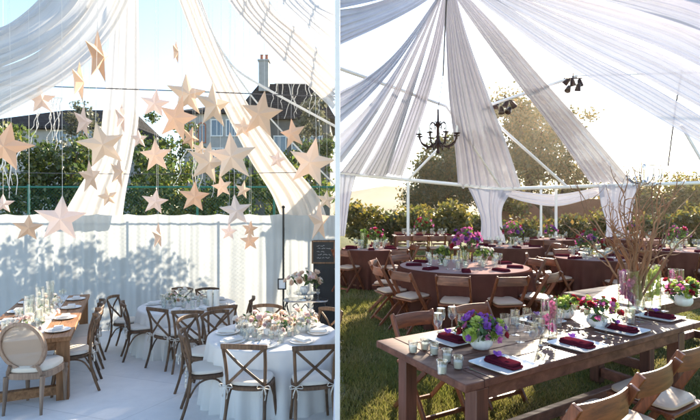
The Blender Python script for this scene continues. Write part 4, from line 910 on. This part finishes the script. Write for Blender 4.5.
def tall(T, label, h, rx, n, size, seed, mix=MIX, dx=0, dy=0, green=False):
    t = thing('flower_arrangement', label, 'flowers', (T[0]+dx, T[1]+dy, zt_(T[1])))
    MB().lathe([(.04,0),(.055,.01),(.05,h*.5),(.06,h),(.056,h),(.046,h*.5),(.05,.014),(.0001,.014)], 16).build('vase', M['green_glass' if green else 'glass'], t)
    b = MB(); r = random.Random(seed)
    for i in range(9): a = r.uniform(0, 6.28); b.tube([(.02*cos(a), .02*sin(a), .02), (.03*cos(a+2), .03*sin(a+2), h), (rx*.6*cos(a+2), rx*.6*sin(a+2), h+rx*.6)], .003, 5)
    b.build('stems', M['stem'], t); bouquet(t, (0,0,h+rx*.6), rx, rx*1.05, n, mix, size, seed)
tall(R1, 'tall magenta orchid arrangement on the large plum table', .20, .20, 40, .062, 300, dx=.04)
tall(R1, 'small lime and white flowers on the large plum table, right of the orchids', .10, .11, 14, .05, 301, [(3,'lime'),(1,'ivory')], .33, .05)
tall(R1, 'small greenish white flowers on the large plum table, left of the orchids', .10, .10, 12, .05, 302, [(3,'lime'),(1,'ivory')], -.30, .1)
tall(R2, 'dark red flowers on the plum table beside the partition', .14, .15, 20, .06, 303, [(1,'crimson'),(2,'magenta')], .12)
t = thing('moss_column', 'upright lime-green leafy column in a vase on the table beside the partition', 'flowers', (R2[0]-.13, R2[1], zt_(R2[1]))); MB().lathe([(.08,0),(.08,.32),(.076,.32),(.074,.01),(.0001,.01)], 16).build('vase', M['green_glass'], t)
leafobj('leaves', [(0,0,.05+.05*i) for i in range(7)], .07, .03, 500, leafm('moss', [(0,(.10,.2,.02)),(1,(.26,.36,.06))]), t, 5)
tall(R4, 'magenta and violet flowers on the table behind the willow', .14, .18, 26, .062, 304, MIX, -.05); tall(R5, 'magenta flowers on the right-edge table', .16, .17, 22, .06, 305, MIX, -.25); tall(R6, 'crimson flowers on the small far table', .12, .13, 14, .06, 306)
tall(R7, 'magenta flowers on the table behind the middle one', .18, .19, 24, .065, 307, MIX, .1); tall(R8, 'magenta flowers on the far table right of the cloth tail', .15, .15, 14, .065, 308)
tall((gx(424,13.6), 13.6), 'dark red flowers on the far long table', .14, .22, 22, .075, 309, [(1,'crimson'),(2,'magenta')])

# ============================================================ FOREGROUND FARM TABLE
P1 = V(.604, 2.52); UA = V(cos(rad(32)), sin(rad(32))); VA = V(cos(rad(116)), sin(rad(116)))
TZ = lawn(3)+.76
def uv(u, v, z=0): p = P1+UA*u+VA*v; return V(p.x, p.y, TZ+z)
def ont(px, py, z=0): D = F*(CZ-TZ)/(py-210); return V(gx(px, D), D, TZ+z)
def mk_farm(label, O, LU, WV):
    t = thing('farm_table', label, 'table', (O.x, O.y, TZ-.76))
    Mx = Matrix(((UA.x, VA.x, 0, 0), (UA.y, VA.y, 0, 0), (0, 0, 1, 0), (0, 0, 0, 1)))
    def bx(name, bl, m, bev=.006):
        b = MB(); [b.box(c, s) for c, s in bl]; return b.move(Mx).build(name, M[m], t, bevel=bev)
    e = .15; n = 5; pw = WV/n
    bx('tabletop', [((e+(LU-2*e)/2, (i+.5)*pw, .7375), (LU-2*e-.006, pw-.005, .045)) for i in range(n)], 'dark_wood')
    for u in (e/2, LU-e/2): bx('breadboard_end', [((u, WV/2, .7375), (e-.004, WV, .0452))], 'dark_wood')
    for u in (.20, LU-.20):
        for v in (.12, WV-.12): bx('leg', [((u, v, .34), (.10, .10, .68))], 'dark_wood_z')
        bx('stretcher', [((u, WV/2, .14), (.06, WV-.345, .09))], 'dark_wood')
        bx('apron', [((u, WV/2, .662), (.04, WV-.345, .10))], 'dark_wood')
    for v in (.09, WV-.09): bx('apron', [((LU/2, v, .662), (LU-.51, .035, .10))], 'dark_wood')
    bx('stretcher', [((LU/2, WV/2, .14), (LU-.465, .06, .08))], 'dark_wood')
mk_farm('dark stained plank farm table in the right foreground, nearest of all tables', P1, 2.72, .96)
mk_farm('second dark plank farm table end to end behind the nearest one at the right edge', P1+UA*2.86+VA*.52, 2.2, .96)
G = 'folding chairs along the near side of the farm table'
YW = math.atan2(-VA.x, VA.y)
for i, (p, lab) in enumerate((((1.09,2.10),'nearest folding chair at the bottom edge of the foreground farm table'),((1.56,2.48),'second folding chair from the viewer on the near side of the farm table'),((2.03,2.86),'folding chair cut by the right edge on the near side of the farm table'))):
    q = V(*p)+VA*.22; FC.put((q.x, q.y, lawn(3)+.03), YW+rad((5,9,7)[i]), lab, G, 1.05)
for (u, lab) in ((.62,'folding chair behind the left end of the foreground farm table'),(1.30,'folding chair behind the foreground farm table, hidden by its flowers')):
    q = P1+UA*u+VA*1.12; FC.put((q.x, q.y, lawn(4)), YW+PI+rad(4), lab, 'folding chairs along the far side of the farm table')
PW = math.atan2(UA.y, UA.x)
for px, py, lab in ((503,366,'square white plate with burgundy napkin nearest the viewer'),(577,346,'square white plate with burgundy napkin, second from the viewer'),(622,331,'square white plate with burgundy napkin, third from the viewer'),(660,318,'square white plate with burgundy napkin near the right end of the front row'),
  (452,341,'square white plate at the back left of the farm table, behind the votives'),(541,322,'square white plate at the back of the farm table, behind the orchid cylinder')):
    p = ont(px, py); SPL.put(p, PW+rad(2), lab, 'square plates on the foreground farm table', .98)
    s = 1 if py > 342 or px > 600 else 1
    q = V(p.x, p.y)-UA*.21; FORK.put((q.x, q.y, TZ), PW-PI/2+PI/2-rad(2), 'fork beside a square white plate on the farm table', 'forks on the farm table')
    q = V(p.x, p.y)+UA*.20; KNIFE.put((q.x, q.y, TZ), PW, 'knife beside a square white plate on the farm table', 'knives on the farm table')
for px, py, lab in ((413,353,'votive candle farthest left on the foreground farm table'),(425,350,'votive candle second from the left, back row'),(434,355,'votive candle third from the left, back row'),(442,374,'votive candle nearest the viewer on the foreground farm table'),(447,362,'votive candle in the right group, back one'),(458,369,'votive candle farthest right in the front group')):
    VOTIVE.put(ont(px, py), random.random()*6, lab, 'votive candles on the foreground farm table', .92)
def pumpkin(label, px, py, n, mix, seed, s=1):
    p = ont(px, py); t = thing('flower_arrangement', label, 'flowers', p); b = MB(); nn = 60; s *= .70
    for r, z in [(.045,0),(.075,.012),(.10,.05),(.104,.085),(.09,.125),(.065,.145),(.06,.14),(.055,.10)]:
        for j in range(nn):
            a = 2*PI*j/nn; k = 1+.07*abs(sin(a*5))*(1 if r > .05 else .3); b.v.append((r*k*cos(a)*s, r*k*sin(a)*s, z*s))
    for i in range(7):
        for j in range(nn): k = (j+1) % nn; b.f.append((i*nn+j, i*nn+k, (i+1)*nn+k, (i+1)*nn+j))
    b.f.append(tuple(range(nn))[::-1]); b.build('ribbed_vase', M['porcelain'], t); bouquet(t, (0,0,.155*s), .195*s, .16*s, n, mix, .058*s, seed)
pumpkin('lime, magenta and purple flowers in a white ribbed vase, nearest the viewer', 481, 349, 40, [(3,'lime'),(3,'lime'),(2,'magenta'),(2,'purple'),(2,'purple'),(1,'crimson')], 400, .98)
pumpkin('crimson and lime flowers in a white ribbed vase in the middle of the farm table', 597, 327, 36, [(1,'crimson'),(1,'crimson'),(2,'magenta'),(3,'lime')], 401, 1.0)
pumpkin('lime and crimson flowers in a white ribbed vase behind the orchid cylinder', 566, 318, 26, [(3,'lime'),(1,'crimson'),(1,'crimson')], 402, .85)
p2 = P1+UA*3.35+VA*.80
pumpkin('yellow-green and magenta flowers in a white ribbed vase on the second farm table', 683, 306, 34, [(3,'lime'),(2,'magenta'),(1,'crimson')], 403, 1.1)
def cyl(label, px, py, r, h, mm, seed, n, name='orchid_cylinder'):
    p = ont(px, py); t = thing(name, label, 'vase', p)
    MB().lathe([(r*.97,0),(r,.006),(r,h),(r*.95,h),(r*.94,.012),(.0001,.012)], 24).build('glass_cylinder', M['glass'], t)
    rr = random.Random(seed); b = MB(); b.tube(crv([(0,0,.015),(.012,.01,h*.5),(-.01,0,h*.92)], 10), .004, 6); b.build('stem', M['stem'], t)
    for i in range(n):
        a = rr.uniform(0, 6.28); o = bpy.data.objects.new('orchid', bloom(2, mm)); COL.objects.link(o); o.parent = t; o.location = (r*.42*cos(a), r*.42*sin(a), h*(.18+.75*i/n)); o.scale = (r*.62,)*3; o.rotation_euler = V(cos(a), sin(a), .3).to_track_quat('Z', 'Y').to_euler()
    return t
cyl('clear glass cylinder of magenta orchids between the front two flower bowls', 549, 337, .058, .28, 'magenta', 1, 13)
cyl('tall clear glass cylinder of magenta orchids below the willow', 628, 311, .085, .37, 'magenta', 2, 20)
t = cyl('tall square-looking vase packed with lime green orchids right of the willow', 652, 307, .075, .40, 'lime', 3, 26, 'lime_orchid_vase')
cyl('clear glass cylinder of magenta orchids further back at right', 676, 298, .07, .30, 'magenta', 4, 12)
# curly willow
p = ont(636, 309); t = thing('willow_arrangement', 'tall bundle of bare curly willow branches in a slim vase on the farm table', 'branches', p)
MB().lathe([(.06,0),(.065,.006),(.05,.25),(.062,.32),(.058,.32),(.046,.25),(.06,.012),(.0001,.012)], 20).build('vase', M['glass'], t)
rr = random.Random(12)
for i in range(30):
    a = rr.uniform(0, 6.28); tx = rr.uniform(-.72, .72)*(.5 if i % 3 == 0 else 1); ty = rr.uniform(-.35, .35); h = rr.uniform(.9, 1.62)-.15*abs(tx)
    P = []; nn = 14; w1, w2 = rr.uniform(0, 6), rr.uniform(0, 6)
    for j in range(nn+1):
        s = j/nn; k = s**1.3; wv = .06*s; P.append(V(.02*cos(a)+tx*k+wv*sin(11*s+w1)+.02*s*rr.uniform(-1,1), .02*sin(a)+ty*k+wv*cos(9*s+w2), .03+h*s+.03*sin(8*s+w2)*s))
    C = cr(P, 40); r0 = rr.uniform(.007, .013); br = MB().tube(C, [r0*(1-.8*q/40) for q in range(41)], 6)
    for q in range(rr.randint(2, 4)):
        s0 = rr.randint(14, 32); b0 = C[s0]; d = V(rr.choice((-1, 1))*rr.uniform(.5, 1), rr.uniform(-.5, .5), rr.uniform(.2, 1)); Q = [b0]; c0 = b0.copy()
        for j in range(7): d = (d+V(rr.uniform(-.9,.9), rr.uniform(-.5,.5), rr.uniform(-.4,.6))).normalized(); c0 = c0+d*.038; Q.append(c0.copy())
        br.tube(cr(Q, 20), [r0*.5*(1-.8*j/20) for j in range(21)], 5)
    br.build('branch', M['twig'], t)
G = 'stemmed glasses on the foreground farm table'
for px, py in ((441,332),(452,330),(515,335),(527,332),(520,342),(540,345),(533,350),(585,333),(606,338),(612,325),(575,328),(640,322),(648,318),(560,333),(619,318),(665,311),(438,338),(590,322)): GLASS.put(ont(px, py), 0, 'stemmed glass among the flowers on the foreground farm table', G, .95)
G = 'tumblers on the foreground farm table'
for px, py in ((505,330),(557,328),(515,325),(462,330),(630,324),(537,328)): TUMBLER.put(ont(px, py), 0, 'straight water glass among the flowers on the foreground farm table', G, 1.1)
# extra napkins on the second farm table
for px, py in ((672,313),(690,309)): pass

# ============================================================ GRASS
def blades(n, seed, D0, D1, h):
    g = np.random.default_rng(seed); D = D0*(D1/D0)**g.random(n); x = WL*D+.02+g.random(n)**1.0*(D*.80+.4)
    keep = np.ones(n, bool); z = np.array([lawn(d) for d in D]); a = g.random(n)*6.283; hh = h*(.5+.9*g.random(n))*(1+.5*(np.sin(x*2.1)*np.sin(D*1.7+1)))
    w = .0022+.0012*g.random(n); w *= np.maximum(1, D/5); lx, ly = g.normal(size=n)*hh*.45, g.normal(size=n)*hh*.45
    b0 = np.stack([x-w*np.cos(a), D-w*np.sin(a), z-.003], 1); b1 = np.stack([x+w*np.cos(a), D+w*np.sin(a), z-.003], 1)
    m0 = np.stack([x+lx*.4-w*.8*np.cos(a), D+ly*.4-w*.8*np.sin(a), z+hh*.6], 1); m1 = np.stack([x+lx*.4+w*.8*np.cos(a), D+ly*.4+w*.8*np.sin(a), z+hh*.6], 1)
    tp = np.stack([x+lx, D+ly, z+hh], 1); v = np.stack([b0, b1, m1, tp, m0], 1).reshape(-1, 3); return v, np.arange(n*5).reshape(n, 5)
v, f = blades(190000, 5, 2.0, 17, .042); o = link('grass', npmesh('grass', v, f), M['blade'], None, smooth=False); tag(o, 'short mown grass covering the lawn', 'grass', kind='stuff')

# ============================================================ LIGHT, AIR, VIEW
EL, AZ = 23.0, 25.0
W = bpy.data.worlds.new('World'); S.world = W; W.use_nodes = True; nt = W.node_tree; nt.nodes.clear()
sky = nt.nodes.new('ShaderNodeTexSky'); sky.sky_type = 'NISHITA'; sky.sun_disc = False; sky.sun_elevation = rad(EL); sky.sun_rotation = rad(AZ); sky.air_density = 1.0; sky.dust_density = 0.35; sky.ozone_density = 1.8
bg = nt.nodes.new('ShaderNodeBackground'); bg.inputs[1].default_value = .05; wo = nt.nodes.new('ShaderNodeOutputWorld'); nt.links.new(sky.outputs[0], bg.inputs[0]); nt.links.new(bg.outputs[0], wo.inputs[0])
sd = bpy.data.lights.new('sun', 'SUN'); sd.energy = 2.7; sd.angle = rad(.6); sd.color = (1, .85, .64); so = bpy.data.objects.new('sun', sd); COL.objects.link(so)
d = V(sin(rad(AZ))*cos(rad(EL)), cos(rad(AZ))*cos(rad(EL)), sin(rad(EL))); so.rotation_euler = d.to_track_quat('Z', 'Y').to_euler(); so.location = d*50
hz = MB().box((0, 435, 4.0), (1400, 930, 13)).build('haze', None); tag(hz, 'pale even haze added for warm sun flare, filling the whole place', 'haze', kind='stuff')
hm, N, L, out = mat('flare_haze'); pv = N('VolumePrincipled'); pv.inputs['Color'].default_value = (.95,.85,.70,1); pv.inputs['Density'].default_value = .00036; pv.inputs['Anisotropy'].default_value = .82; L(pv.outputs[0], out.inputs['Volume']); hz.data.materials.append(hm)  # volume added for sun glow, its colour tinted warm as flare
cd = bpy.data.cameras.new('camera'); co = bpy.data.objects.new('camera', cd); COL.objects.link(co); co.location = (0, 0, CZ); co.rotation_euler = (PI/2, 0, 0)
cd.sensor_width = 36; cd.lens = F/700*36; cd.clip_start = .05; cd.clip_end = 5000; S.camera = co
S.render.engine = 'CYCLES'; S.cycles.use_denoising = True; S.cycles.max_bounces = 8; S.cycles.transparent_max_bounces = 24; S.cycles.sample_clamp_indirect = 6
S.view_settings.view_transform = 'Standard'; S.view_settings.look = 'None'; S.view_settings.gamma = 1; S.view_settings.use_curve_mapping = False
S.view_settings.exposure = 2.93
